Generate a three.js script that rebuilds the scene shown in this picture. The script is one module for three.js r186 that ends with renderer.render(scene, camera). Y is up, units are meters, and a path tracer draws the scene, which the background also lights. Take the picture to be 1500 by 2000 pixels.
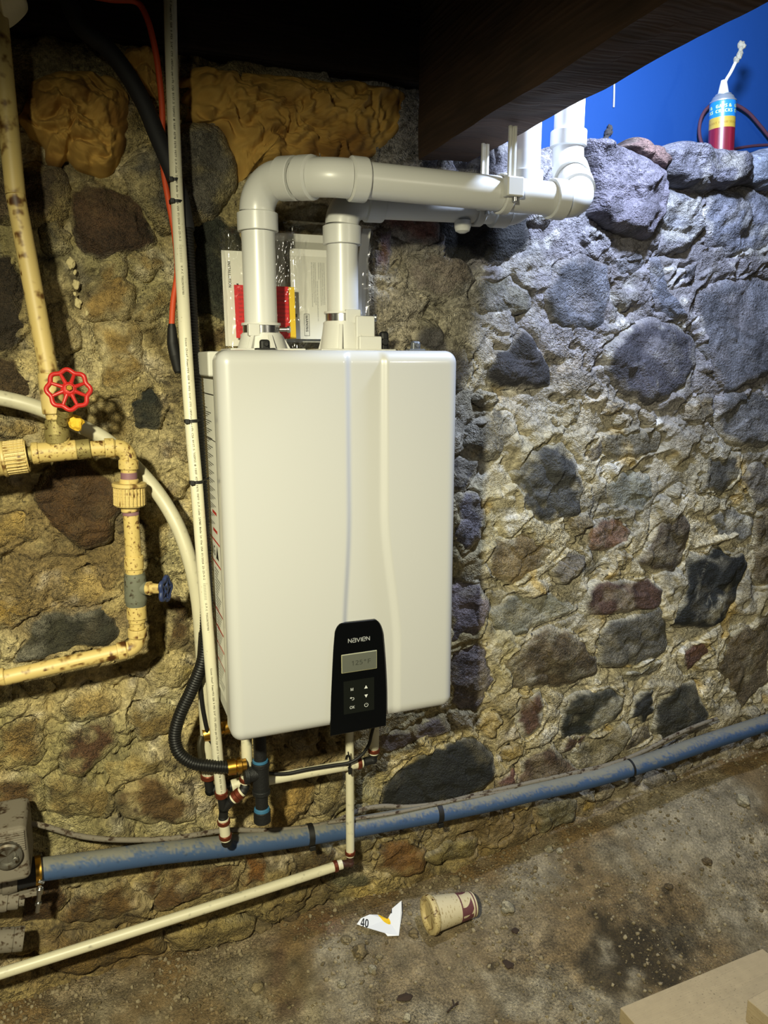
import * as THREE from 'three';
import { mergeGeometries, mergeVertices } from 'three/addons/utils/BufferGeometryUtils.js';
import { RoundedBoxGeometry } from 'three/addons/geometries/RoundedBoxGeometry.js';

// ------------------------------------------------------------------ camera, lights, exposure
// Metres. x runs along the stone wall to the right, y up, z out of the wall into the cellar.
const scene = new THREE.Scene();
scene.background = new THREE.Color(0x000000);
const camera = new THREE.PerspectiveCamera(67.56, 0.75, 0.05, 30);
const YAW = THREE.MathUtils.degToRad(21.366), PITCH = THREE.MathUtils.degToRad(11.122), FOCAL = 1495.4;
camera.position.set(-0.2086, 1.4007, 1.6205);
camera.rotation.set(-PITCH, -YAW, 0, 'YXZ');
scene.add(camera);

const renderer = new THREE.WebGLRenderer({ antialias: true });
renderer.toneMapping = THREE.LinearToneMapping;
renderer.toneMappingExposure = 1.0;
renderer.shadowMap.enabled = true;

const WARM = new THREE.Color().setRGB(1.0, 0.95, 0.66), COOL = new THREE.Color().setRGB(0.62, 0.74, 1.0), FILL = new THREE.Color().setRGB(1.0, 0.93, 0.72);
const WARM_AT = new THREE.Vector3(-0.62, 1.80, 1.72), COOL_AT = new THREE.Vector3(0.92, 2.13, 0.43), FILL_AT = new THREE.Vector3(1.5, 2.0, 3.0);
const warmLight = new THREE.SpotLight(WARM, 21, 0, 0.90, 1.0, 2);  // out of view at the upper left, lights the wall and heater
warmLight.position.copy(WARM_AT); warmLight.target.position.set(0.35, -0.10, 0.0);
const coolLight = new THREE.PointLight(COOL, 6.6, 0, 2);  // out of view beyond the beam, lights the board and upper right wall
coolLight.position.copy(COOL_AT);
const fillLight = new THREE.PointLight(FILL, 3.0, 0, 2);  // added fill behind the camera, lifts the unlit parts
fillLight.position.copy(FILL_AT);
for (const l of [warmLight, coolLight, fillLight]) { l.castShadow = true; l.shadow.radius = 2; l.shadow.mapSize.set(1024, 1024); l.shadow.bias = -0.001; scene.add(l); }
scene.add(warmLight.target);

// ------------------------------------------------------------------ helpers
const V = (x, y, z) => new THREE.Vector3(x, y, z);
const FWD = V(Math.sin(YAW) * Math.cos(PITCH), -Math.sin(PITCH), -Math.cos(YAW) * Math.cos(PITCH));
const RIGHT = V(Math.cos(YAW), 0, Math.sin(YAW));
const UPV = V(Math.sin(YAW) * Math.sin(PITCH), Math.cos(PITCH), -Math.cos(YAW) * Math.sin(PITCH));
// survey of the photograph: where the sight line of a photo point meets a plane of the cellar
const ray = (u, v) => FWD.clone().addScaledVector(RIGHT, (u - 750) / FOCAL).addScaledVector(UPV, -(v - 1000) / FOCAL);
const onZ = (u, v, z) => { const d = ray(u, v); return camera.position.clone().addScaledVector(d, (z - camera.position.z) / d.z); };
const onY = (u, v, y) => { const d = ray(u, v); return camera.position.clone().addScaledVector(d, (y - camera.position.y) / d.y); };

let seed = 20241;
const rnd = () => { seed = (seed + 0x6D2B79F5) | 0; let t = Math.imul(seed ^ (seed >>> 15), 1 | seed); t = (t + Math.imul(t ^ (t >>> 7), 61 | t)) ^ t; return ((t ^ (t >>> 14)) >>> 0) / 4294967296; };
const rr = (a, b) => a + (b - a) * rnd();
const PERM = new Uint8Array(512);
{ const p = [...Array(256).keys()]; for (let i = 255; i > 0; i--) { const j = Math.floor(rnd() * (i + 1)); [p[i], p[j]] = [p[j], p[i]]; } for (let i = 0; i < 512; i++) PERM[i] = p[i & 255]; }
const fade = (t) => t * t * t * (t * (t * 6 - 15) + 10), lerp = (a, b, t) => a + (b - a) * t;
const grad = (h, x, y, z) => { const q = h & 15, u = q < 8 ? x : y, v = q < 4 ? y : q === 12 || q === 14 ? x : z; return ((q & 1) ? -u : u) + ((q & 2) ? -v : v); };
function noise(x, y, z = 0) {
  const fx = Math.floor(x), fy = Math.floor(y), fz = Math.floor(z), X = fx & 255, Y = fy & 255, Z = fz & 255;
  x -= fx; y -= fy; z -= fz;
  const u = fade(x), v = fade(y), w = fade(z), A = PERM[X] + Y, AA = PERM[A] + Z, AB = PERM[A + 1] + Z, B = PERM[X + 1] + Y, BA = PERM[B] + Z, BB = PERM[B + 1] + Z;
  return lerp(lerp(lerp(grad(PERM[AA], x, y, z), grad(PERM[BA], x - 1, y, z), u), lerp(grad(PERM[AB], x, y - 1, z), grad(PERM[BB], x - 1, y - 1, z), u), v),
    lerp(lerp(grad(PERM[AA + 1], x, y, z - 1), grad(PERM[BA + 1], x - 1, y, z - 1), u), lerp(grad(PERM[AB + 1], x, y - 1, z - 1), grad(PERM[BB + 1], x - 1, y - 1, z - 1), u), v), w);
}
function fbm(x, y, z, oct = 4) { let s = 0, a = 0.5, f = 1; for (let i = 0; i < oct; i++) { s += a * noise(x * f, y * f, z * f); a *= 0.5; f *= 2.03; } return s; }
const ridge = (x, y, z, oct = 3) => { let s = 0, a = 0.5, f = 1; for (let i = 0; i < oct; i++) { s += a * (1 - Math.abs(noise(x * f, y * f, z * f)) * 2); a *= 0.5; f *= 2.1; } return s; };
const clamp = (x, a = 0, b = 1) => Math.min(b, Math.max(a, x));
const smooth = (a, b, x) => { const t = clamp((x - a) / (b - a)); return t * t * (3 - 2 * t); };
const C = (hex) => new THREE.Color(hex);
const mixC = (a, b, t) => a.clone().lerp(b, clamp(t));

// names, labels
const used = {}, counts = new Map();
const numbered = (n) => { const k = used[n] = (used[n] ?? -1) + 1; return k ? n + '_' + String(k).padStart(3, '0') : n; };
function thing(name, label, category, at, group) {
  const o = new THREE.Group(); o.name = numbered(name); o.position.copy(at); o.userData = { label, category };
  if (group) o.userData.group = group;
  scene.add(o); return o;
}
function structure(name, at = V(0, 0, 0)) { const o = new THREE.Group(); o.name = numbered(name); o.position.copy(at); o.userData = { kind: 'structure' }; scene.add(o); return o; }
const worldOf = (o) => { const p = V(0, 0, 0); for (let q = o; q; q = q.parent) p.add(q.position); return p; };
// geometry is given in cellar coordinates and moved to its parent's origin
function part(parent, name, geo, mat, label) {
  const g = Array.isArray(geo) ? join(...geo) : geo, p = worldOf(parent);
  g.translate(-p.x, -p.y, -p.z);
  const m = new THREE.Mesh(g, mat); m.castShadow = m.receiveShadow = true;
  const c = counts.get(parent) ?? counts.set(parent, {}).get(parent), k = c[name] = (c[name] ?? -1) + 1;
  m.name = k ? name + '_' + String(k).padStart(3, '0') : name;
  if (label) m.userData.label = label;
  parent.add(m); return m;
}
function join(...gs) {
  return mergeGeometries(gs.flat().map((g) => {
    g = g.index ? g.toNonIndexed() : g;
    for (const k of Object.keys(g.attributes)) if (!['position', 'normal', 'uv'].includes(k)) g.deleteAttribute(k);
    if (!g.attributes.uv) g.setAttribute('uv', new THREE.BufferAttribute(new Float32Array(g.attributes.position.count * 2), 2));
    return g;
  }));
}
const turnY = (a, b) => new THREE.Quaternion().setFromUnitVectors(V(0, 1, 0), b.clone().sub(a).normalize());
// turned profile along the axis a -> b; prof = [[metres along, radius], ...], uv in metres
function turned(a, b, prof, seg = 28) {
  const pts = [];
  for (const [t, r] of prof) pts.push(new THREE.Vector2(Math.max(r, 1e-5), t));
  // double the points at hard edges so that shading stays crisp
  const pp = []; pts.forEach((p, i) => { pp.push(p); if (i && i < pts.length - 1) pp.push(p.clone().lerp(pts[i + 1], Math.min(0.02, 0.0003 / Math.max(1e-6, p.distanceTo(pts[i + 1]))))); });
  const g = new THREE.LatheGeometry(pp, seg), uv = g.attributes.uv, po = g.attributes.position;
  const rm = Math.max(...prof.map((q) => q[1]));
  for (let i = 0; i < uv.count; i++) uv.setXY(i, uv.getX(i) * 2 * Math.PI * rm, po.getY(i));
  g.applyQuaternion(turnY(a, b)); g.translate(a.x, a.y, a.z); return g;
}
function rod(a, b, r, r2 = r, seg = 28, bev = 0.0008) {
  const L = a.distanceTo(b);
  return turned(a, b, [[0, 0], [0, r - bev], [bev, r], [L - bev, r2], [L, r2 - bev], [L, 0]], seg);
}
function sweep(pts, r, seg = 80, rad = 14, type = 'centripetal') {
  const c = new THREE.CatmullRomCurve3(pts, false, type), g = new THREE.TubeGeometry(c, seg, r, rad, false), L = c.getLength(), uv = g.attributes.uv;
  for (let i = 0; i < uv.count; i++) uv.setXY(i, uv.getX(i) * L, uv.getY(i) * 2 * Math.PI * r);
  const s = c.getPoint(0), e = c.getPoint(1), t0 = c.getTangent(0), t1 = c.getTangent(1);
  const cap = (p, t) => { const d = new THREE.CircleGeometry(r, rad); d.applyQuaternion(new THREE.Quaternion().setFromUnitVectors(V(0, 0, 1), t)); d.translate(p.x, p.y, p.z); return d; };
  return join(g, cap(s, t0.clone().negate()), cap(e, t1));
}
function hoseRibbed(pts, r, pitch = 0.005, depth = 0.0014, rad = 16) {
  const c = new THREE.CatmullRomCurve3(pts, false, 'centripetal'), L = c.getLength(), seg = Math.round(L / pitch * 6), g = new THREE.TubeGeometry(c, seg, r, rad, false);
  const p = g.attributes.position, n = g.attributes.normal;
  for (let i = 0; i < p.count; i++) { const k = Math.floor(i / (rad + 1)), d = depth * (Math.cos(k / 6 * 2 * Math.PI) > 0 ? 0 : -1); p.setXYZ(i, p.getX(i) + n.getX(i) * d, p.getY(i) + n.getY(i) * d, p.getZ(i) + n.getZ(i) * d); }
  g.computeVertexNormals(); return g;
}
function arcPts(A, Cc, B, R, n = 14) {
  const d1 = A.clone().sub(Cc).normalize(), d2 = B.clone().sub(Cc).normalize(), phi = d1.angleTo(d2) / 2, t = R / Math.tan(phi);
  const o = Cc.clone().add(d1.clone().add(d2).normalize().multiplyScalar(R / Math.sin(phi))), p0 = Cc.clone().addScaledVector(d1, t), p1 = Cc.clone().addScaledVector(d2, t);
  const a = p0.clone().sub(o), b = p1.clone().sub(o), w = a.angleTo(b), out = [];
  for (let i = 0; i <= n; i++) { const s = i / n; out.push(o.clone().addScaledVector(a, Math.sin((1 - s) * w) / Math.sin(w)).addScaledVector(b, Math.sin(s * w) / Math.sin(w))); }
  return out;
}
// elbow fitting: swept bend with a socket at both ends; returns [geometry, end towards A, end towards B]
function elbow(A, Cc, B, r, R, hubR, hubL, seg = 28) {
  const arc = arcPts(A, Cc, B, R), s = arc[0], e = arc[arc.length - 1], dA = A.clone().sub(Cc).normalize(), dB = B.clone().sub(Cc).normalize();
  const sE = s.clone().addScaledVector(dA, hubL), eE = e.clone().addScaledVector(dB, hubL), rim = [[0, r], [0, hubR * 0.985], [0.0015, hubR], [hubL - 0.003, hubR], [hubL, r * 1.03]];
  const g = join(sweep(arc, r * 1.06, 20, seg), turned(sE, s, rim, seg), turned(eE, e, rim, seg));
  return [g, sE, eE];
}
function box(x0, y0, z0, x1, y1, z1, r = 0.002) {
  const g = new RoundedBoxGeometry(Math.abs(x1 - x0), Math.abs(y1 - y0), Math.abs(z1 - z0), 2, Math.min(r, Math.abs(x1 - x0) / 2.1, Math.abs(y1 - y0) / 2.1, Math.abs(z1 - z0) / 2.1));
  g.translate((x0 + x1) / 2, (y0 + y1) / 2, (z0 + z1) / 2); return metric(g);
}
function metric(g) { const p = g.attributes.position, n = g.attributes.normal, uv = g.attributes.uv; for (let i = 0; i < p.count; i++) { const ax = Math.abs(n.getX(i)), ay = Math.abs(n.getY(i)), az = Math.abs(n.getZ(i)); if (az >= ax && az >= ay) uv.setXY(i, p.getX(i), p.getY(i)); else if (ax >= ay) uv.setXY(i, p.getZ(i), p.getY(i)); else uv.setXY(i, p.getX(i), p.getZ(i)); } return g; }
const loc = (g, m) => g.applyMatrix4(m);
function place(g, at, q) { if (q) g.applyQuaternion(q); g.translate(at.x, at.y, at.z); return g; }

// ------------------------------------------------------------------ textures
function dataTex(size, fn, srgb, repeat = 1) {
  const d = new Uint8Array(size * size * 4);
  for (let y = 0; y < size; y++) for (let x = 0; x < size; x++) { const c = fn(x / size, y / size), i = (y * size + x) * 4; if (Array.isArray(c)) { d[i] = clamp(c[0]) * 255; d[i + 1] = clamp(c[1]) * 255; d[i + 2] = clamp(c[2]) * 255; } else d[i] = d[i + 1] = d[i + 2] = clamp(c) * 255; d[i + 3] = 255; }
  const t = new THREE.DataTexture(d, size, size); t.wrapS = t.wrapT = THREE.RepeatWrapping; t.magFilter = THREE.LinearFilter; t.minFilter = THREE.LinearMipmapLinearFilter; t.generateMipmaps = true;
  if (srgb) t.colorSpace = THREE.SRGBColorSpace; t.repeat.set(repeat, repeat); t.needsUpdate = true; return t;
}
// seamless noise: the square is wrapped on a torus by blending
const tileFbm = (u, v, f, oct, o = 0) => { const a = fbm(u * f, v * f, o, oct), b = fbm((u - 1) * f, v * f, o, oct), c = fbm(u * f, (v - 1) * f, o, oct), d = fbm((u - 1) * f, (v - 1) * f, o, oct), s = smooth(0, 1, u), t = smooth(0, 1, v); return lerp(lerp(a, b, s), lerp(c, d, s), t); };
const clone = (t, rx, ry = rx) => { const c = t.clone(); c.repeat.set(rx, ry); c.needsUpdate = true; return c; };
const texMortar = dataTex(1024, (u, v) => {
  let g = 0.80 + 0.42 * tileFbm(u, v, 9, 3, 1) + 0.55 * tileFbm(u, v, 60, 3, 2) + 0.5 * tileFbm(u, v, 190, 1, 6);
  const pit = tileFbm(u, v, 85, 1, 3); if (pit > 0.21) g -= (pit - 0.21) * 5;
  return g;
}, true);
const texRough = dataTex(1024, (u, v) => { const f = (o, k) => tileFbm(u, v, k, 2, o); return 0.5 + 0.55 * f(11, 14) + 0.5 * f(12, 55) + 0.42 * f(13, 150); });
const texStone = dataTex(1024, (u, v) => 0.82 + 0.5 * tileFbm(u, v, 7, 3, 21) + 0.5 * tileFbm(u, v, 45, 2, 22) + 0.75 * tileFbm(u, v, 160, 2, 23), true);
const texDirt = dataTex(512, (u, v) => { const a = tileFbm(u, v, 14, 3, 31), b = tileFbm(u, v, 70, 2, 32); let g = 0.97 + 0.08 * a; if (b > 0.2) g -= (b - 0.2) * 1.3; return [g, g * 0.995, g * 0.975]; }, true);
const texGrime = dataTex(512, (u, v) => { const a = tileFbm(u, v, 9, 4, 41), b = tileFbm(u, v, 40, 3, 42); const k = smooth(0.04, 0.34, a * 0.8 + b * 0.7); return [lerp(1, 0.36, k), lerp(1, 0.24, k), lerp(1, 0.12, k)]; }, true);
const texWood = dataTex(512, (u, v) => { const w = tileFbm(u * 1, v, 6, 2, 51) * 0.6, s = tileFbm(u, v, 3, 1, 53); return 0.82 + 0.06 * Math.sin((v * 60 + w * 14)) + 0.3 * fbm(u * 7, v * 120, 2, 2) + 0.25 * s; }, true);

const std = (o) => new THREE.MeshStandardMaterial(o), phys = (o) => new THREE.MeshPhysicalMaterial(o);
const M = {
  mortar: std({ color: 0xffffff, vertexColors: true, roughness: 0.95, map: clone(texMortar, 2.1), bumpMap: clone(texRough, 2.1), bumpScale: 0.009 }),
  stone: std({ color: 0xffffff, vertexColors: true, roughness: 0.82, map: clone(texStone, 3.1), bumpMap: clone(texRough, 3.1), bumpScale: 0.009 }),
  earth: std({ color: 0xffffff, vertexColors: true, roughness: 1, map: clone(texMortar, 2.9), bumpMap: clone(texRough, 2.9), bumpScale: 0.006 }),
  foam: std({ color: 0xffffff, vertexColors: true, roughness: 0.9 }),
  darkWood: std({ color: 0x4a3424, roughness: 0.92, map: clone(texWood, 1.1), bumpMap: clone(texWood, 1.1), bumpScale: 0.003 }),
  blackWood: std({ color: 0x2c1f18, roughness: 0.95, map: clone(texWood, 1.3), bumpMap: clone(texWood, 1.3), bumpScale: 0.003 }),
  plank: std({ color: 0xa8977a, roughness: 0.8, map: clone(texDirt, 3), bumpMap: clone(texWood, 3), bumpScale: 0.0006 }),
  concrete: std({ color: 0x5a5348, roughness: 1, map: clone(texMortar, 1), bumpMap: clone(texRough, 1), bumpScale: 0.004 }),
  enamel: phys({ color: 0xb0b0af, roughness: 0.34, clearcoat: 0.5, clearcoatRoughness: 0.12 }),
  casing: std({ color: 0xb9b8b0, roughness: 0.5 }),
  pvc: phys({ color: 0xcfcfcb, roughness: 0.38, clearcoat: 0.25, clearcoatRoughness: 0.25 }),
  plasticWhite: std({ color: 0xc9c8c2, roughness: 0.5 }),
  gloss: phys({ color: 0x060708, roughness: 0.25, clearcoat: 0.35, clearcoatRoughness: 0.1, specularIntensity: 0.6 }),
  black: std({ color: 0x0c0c0c, roughness: 0.6 }),
  blackRubber: std({ color: 0x15151a, roughness: 0.75, map: texDirt }),
  steel: std({ color: 0xb4b4b4, metalness: 1, roughness: 0.28 }),
  dullSteel: std({ color: 0x7d7a72, metalness: 0.8, roughness: 0.5, map: texGrime }),
  brass: std({ color: 0xc79a44, metalness: 1, roughness: 0.33 }),
  copper: std({ color: 0x6e3420, metalness: 0.6, roughness: 0.42 }),
  ironBlack: std({ color: 0x1a1b1c, metalness: 0.3, roughness: 0.55, bumpMap: clone(texRough, 6), bumpScale: 0.001 }),
  sealant: std({ color: 0x2d5f80, roughness: 0.6 }),
  pex: phys({ color: 0xcfcab2, roughness: 0.42, map: texDirt }),
  pexGrey: phys({ color: 0xc2bda6, roughness: 0.42, map: texDirt }),
  cpvc: std({ color: 0xbfa866, roughness: 0.55, map: clone(texGrime, 4) }),
  cpvcClean: std({ color: 0xc2ab6c, roughness: 0.5, map: clone(texGrime, 1.3) }),
  primer: std({ color: 0x7d5a62, roughness: 0.6 }),
  valveGrey: std({ color: 0x5f6152, roughness: 0.7, map: clone(texGrime, 3) }),
  valveBrass: std({ color: 0x8f8250, metalness: 0.5, roughness: 0.6, map: clone(texGrime, 7) }),
  redPaint: phys({ color: 0xb3201c, roughness: 0.42, clearcoat: 0.3 }),
  bluePaint: std({ color: 0x26345f, roughness: 0.5, map: clone(texGrime, 9) }),
  orange: std({ color: 0xc94a20, roughness: 0.6 }),
  bluePipe: std({ color: 0xffffff, vertexColors: true, roughness: 0.72, map: texDirt }),
  dustyGrey: std({ color: 0x6f685c, roughness: 0.85, map: clone(texGrime, 3) }),
  blueBoard: std({ color: new THREE.Color().setRGB(0.003, 0.062, 0.27), roughness: 0.75, bumpMap: clone(texRough, 0.7), bumpScale: 0.0006 }),
  film: phys({ color: 0xffffff, roughness: 0.09, transmission: 1, thickness: 0, ior: 1.45, specularIntensity: 1, side: THREE.DoubleSide }),
};

// ------------------------------------------------------------------ stone wall
const sm = (x) => x;
const yTop = (x) => lerp(1.985, 1.885, smooth(0.5, 0.72, x)) + (x > 0.6 ? 0.02 * noise(x * 7, 3.3) + 0.01 * noise(x * 19, 1.1) : 0);
// slow relief of the whole wall
const wallSlow = (x, y) => 0.016 * fbm(x * 2.6, y * 2.6, 5, 2) + 0.012 * fbm(x * 6.5, y * 6.5, 8, 2);
// lumps, torn mortar edges and pits; the sheet is cut by thin ledges where a trowel stroke ended
const wallFine = (x, y) => {
  const wx = x + 0.03 * fbm(x * 9, y * 9, 40, 2), wy = y + 0.03 * fbm(x * 9, y * 9, 44, 2), cell = fbm(wx * 8, wy * 8, 47, 2);
  return 0.016 * fbm(wx * 13, wy * 13, 2, 4) + 0.010 * smooth(-0.02, 0.03, cell) + 0.008 * smooth(0.16, 0.19, fbm(wx * 6, wy * 7, 49, 3)) - 0.016 * smooth(0.16, 0.4, fbm(x * 24, y * 24, 12, 2)) - 0.012 * smooth(0.018, 0.0, Math.abs(fbm(wx * 5, wy * 5, 53, 3))) * smooth(0.0, 0.15, noise(x * 6, y * 6, 55));
};
const stones = [];
// S(colour, how proud, outline in photo points ..., options)
function S(col, proud, pts, o = {}) {
  const w = []; for (let i = 0; i < pts.length; i += 2) { const p = o.metres ? V(pts[i], pts[i + 1], 0) : onZ(pts[i], pts[i + 1], 0.008); w.push(V(p.x, p.y, 0)); }
  const m0 = w.reduce((a, p) => a.add(p), V(0, 0, 0)).divideScalar(w.length); for (const p of w) { const r = p.distanceTo(m0); p.sub(m0).multiplyScalar((r + 0.008) / r).add(m0); }
  const c = new THREE.CatmullRomCurve3(w, true, 'catmullrom', 0.12), N = 80, edge = c.getSpacedPoints(N).slice(0, N);
  const mid = edge.reduce((a, p) => a.add(p), V(0, 0, 0)).divideScalar(N), k = stones.length * 3.7;
  for (const p of edge) { const d = p.clone().sub(mid), r = d.length(), j = 1 + (0.007 * noise(p.x * 45, p.y * 45, k) + 0.012 * noise(p.x * 17, p.y * 17, k)) / Math.max(0.03, r); p.copy(mid).addScaledVector(d, j); }
  if (!o.metres && mid.x < .62 && !(mid.y > 1.62 && mid.x < 0.2) && C(col).getHSL({}).l > .2) col = '#' + mixC(C(col), C('#9a8350'), .38).getHexString();
  stones.push({ col: C(col), proud: o.boulder ? proud : o.keep ?? proud * 0.5, edge, mid, o, k, x0: Math.min(...edge.map((p) => p.x)), x1: Math.max(...edge.map((p) => p.x)), y0: Math.min(...edge.map((p) => p.y)), y1: Math.max(...edge.map((p) => p.y)) });
}
// right half, upper
S('#8a6055', .022, [748, 420, 792, 413, 850, 418, 852, 466, 822, 478, 772, 455]);
S('#6d5046', .016, [731, 450, 765, 447, 770, 500, 755, 532, 730, 528]);
S('#1e1e1e', .012, [856, 424, 940, 408, 1030, 415, 1035, 470, 1000, 505, 920, 512, 870, 500]);
S('#84796e', .018, [797, 500, 850, 494, 905, 506, 927, 545, 900, 574, 850, 581, 805, 565]);
S('#7b776a', .010, [924, 566, 945, 542, 1000, 540, 1043, 565, 1040, 600, 985, 616, 940, 606]);
S('#3a383c', .016, [962, 737, 973, 688, 1005, 676, 1019, 652, 1035, 662, 1066, 702, 1071, 747, 1038, 758, 1000, 762], { facet: 1 });
S('#56524f', .014, [807, 660, 820, 624, 850, 632, 905, 664, 928, 718, 908, 762, 880, 760, 840, 690]);
S('#6f717b', .024, [1061, 568, 1099, 518, 1145, 494, 1188, 524, 1192, 600, 1173, 640, 1127, 648, 1095, 643, 1072, 610], { veins: 1 });
S('#77727e', .05, [1140, 274, 1180, 280, 1222, 292, 1285, 342, 1284, 420, 1250, 468, 1197, 450, 1152, 413, 1163, 373, 1140, 320], { boulder: .22, rough: 2 });
S('#7a6059', .05, [1218, 290, 1239, 272, 1276, 291, 1297, 322, 1283, 336, 1246, 314], { boulder: .1 });
S('#77757f', .055, [1281, 302, 1323, 282, 1383, 290, 1450, 308, 1455, 358, 1397, 371, 1318, 366, 1293, 338], { boulder: .2, rough: 2, lime: .45 });
S('#9097a6', .05, [1452, 340, 1470, 306, 1520, 290, 1560, 320, 1560, 362, 1500, 368, 1460, 362], { boulder: .15 });
S('#8f8f95', .022, [1283, 372, 1330, 376, 1372, 380, 1375, 440, 1340, 486, 1290, 488, 1278, 430], { rough: 2, lime: .4 });
S('#858896', .022, [1372, 384, 1420, 370, 1500, 375, 1530, 420, 1500, 480, 1420, 498, 1380, 468], { rough: 1.6, lime: .4 });
S('#3b3c44', .014, [1304, 560, 1337, 526, 1359, 520, 1357, 546, 1320, 558]);
S('#57555f', .03, [1173, 689, 1206, 652, 1267, 619, 1323, 632, 1356, 666, 1362, 708, 1328, 760, 1271, 788, 1220, 770, 1185, 727], { veins: 1 });
S('#6d6e76', .014, [1370, 575, 1430, 545, 1510, 540, 1520, 640, 1500, 730, 1420, 762, 1378, 690]);
S('#8b8a90', .018, [1195, 505, 1240, 488, 1262, 510, 1240, 536, 1206, 540]);
S('#85817f', .018, [1206, 570, 1247, 566, 1252, 586, 1225, 602, 1205, 596]);
S('#787c8a', .022, [1268, 500, 1292, 505, 1312, 570, 1342, 620, 1325, 626, 1290, 600, 1272, 550]);
S('#4a4a49', .018, [1000, 925, 1040, 880, 1098, 868, 1132, 905, 1140, 950, 1132, 1010, 1050, 1018, 1020, 978], { facet: 1 });
S('#78715f', .012, [914, 867, 931, 829, 973, 801, 1003, 808, 1007, 845, 977, 886, 938, 896]);
S('#5a574f', .018, [1365, 938, 1388, 892, 1449, 886, 1446, 938, 1411, 962, 1370, 960]);
S('#8b8b80', .010, [1187, 950, 1220, 925, 1276, 930, 1290, 975, 1250, 1003, 1200, 990]);
S('#7d7664', .010, [1172, 855, 1220, 838, 1290, 846, 1300, 880, 1240, 900, 1185, 890]);
S('#6c655c', .012, [1145, 876, 1180, 850, 1172, 900, 1150, 915]);
S('#6c6b6c', .014, [1400, 780, 1470, 760, 1530, 790, 1520, 860, 1450, 875, 1405, 840]);
S('#716b62', .012, [1452, 930, 1490, 905, 1530, 920, 1530, 980, 1480, 990]);
S('#4a4648', .010, [893, 895, 915, 905, 940, 900, 925, 935, 905, 960, 890, 950]);
S('#827c80', .016, [893, 965, 930, 965, 950, 1000, 940, 1060, 905, 1075, 888, 1040]);
// right half, lower
S('#867350', .014, [958, 1090, 976, 1054, 1024, 1045, 1080, 1075, 1062, 1114, 1024, 1138, 994, 1141, 967, 1127], { lime: .6 });
S('#826451', .012, [1153, 1043, 1173, 1017, 1212, 1014, 1230, 1039, 1226, 1067, 1192, 1075, 1156, 1070], { lime: .4 });
S('#615547', .02, [1252, 1100, 1281, 1043, 1327, 999, 1350, 1020, 1342, 1081, 1318, 1124], { veins: 1 });
S('#8a877f', .014, [1392, 1011, 1425, 996, 1473, 1010, 1473, 1043, 1449, 1061, 1407, 1044], { lime: 1 });
S('#1f2223', .022, [1312, 1217, 1327, 1183, 1346, 1127, 1360, 1085, 1388, 1075, 1454, 1084, 1462, 1109, 1440, 1174, 1416, 1212, 1368, 1226], { lime: .9, veins: 1 });
S('#503a31', .022, [1136, 1203, 1144, 1160, 1169, 1138, 1267, 1131, 1297, 1151, 1292, 1184, 1220, 1198], { rim: 1 });
S('#67635a', .024, [1168, 1296, 1172, 1230, 1197, 1207, 1283, 1187, 1303, 1211, 1305, 1273, 1248, 1296, 1206, 1303], { rim: .6 });
S('#62543f', .02, [1000, 1343, 986, 1291, 1015, 1258, 1080, 1225, 1137, 1249, 1165, 1287, 1160, 1320, 1099, 1345, 1033, 1348], { veins: 1, lime: .4 });
S('#24261f', .024, [1092, 1432, 1098, 1384, 1127, 1356, 1183, 1341, 1214, 1361, 1207, 1404, 1155, 1436, 1108, 1446], { rim: .7, lime: .7 });
S('#604536', .010, [1003, 1418, 1018, 1370, 1057, 1356, 1067, 1384, 1062, 1422, 1033, 1441], { rim: 1.5 });
S('#8b8168', .022, [1121, 1474, 1155, 1440, 1220, 1411, 1235, 1431, 1212, 1474, 1164, 1502, 1136, 1502], { rim: 1.4 });
S('#5f4a39', .018, [1014, 1530, 1033, 1482, 1080, 1458, 1109, 1482, 1132, 1511, 1061, 1532], { rim: .5 });
S('#1a1b17', .02, [742, 1556, 775, 1510, 850, 1464, 930, 1444, 956, 1470, 963, 1511, 940, 1542, 890, 1562, 800, 1578, 748, 1576], { rim: .4 });
S('#38372f', .022, [1276, 1427, 1285, 1379, 1318, 1336, 1361, 1341, 1385, 1393, 1361, 1422, 1295, 1448], { rim: .8 });
S('#202120', .018, [1233, 1404, 1243, 1370, 1271, 1346, 1279, 1384, 1258, 1408], { rim: .8 });
S('#65483d', .014, [1332, 1277, 1351, 1257, 1384, 1252, 1389, 1273, 1346, 1310]);
S('#817a66', .014, [1200, 1324, 1220, 1313, 1296, 1290, 1287, 1310, 1239, 1334], { rim: 1 });
S('#8b7f80', .014, [886, 1150, 938, 1138, 957, 1190, 932, 1242, 884, 1250]);
S('#857a78', .014, [882, 1272, 945, 1262, 968, 1330, 932, 1388, 885, 1372]);
S('#7d7a68', .010, [958, 1197, 1000, 1170, 1080, 1164, 1131, 1190, 1060, 1222, 990, 1250], { lime: .6 });
S('#704c40', .012, [975, 1528, 1005, 1505, 1018, 1550, 975, 1562]);
S('#6e5546', .010, [1140, 1462, 1100, 1470, 1112, 1440, 1150, 1436]);
S('#6f6149', .010, [1398, 1302, 1440, 1232, 1505, 1205, 1510, 1330, 1450, 1382]);
S('#77694f', .010, [1480, 1010, 1520, 1000, 1530, 1150, 1478, 1130]);
S('#655a4b', .012, [1235, 1438, 1270, 1415, 1275, 1445, 1225, 1470]);
S('#85756a', .012, [745, 1442, 820, 1420, 868, 1400, 880, 1428, 812, 1456, 752, 1476]);
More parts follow.
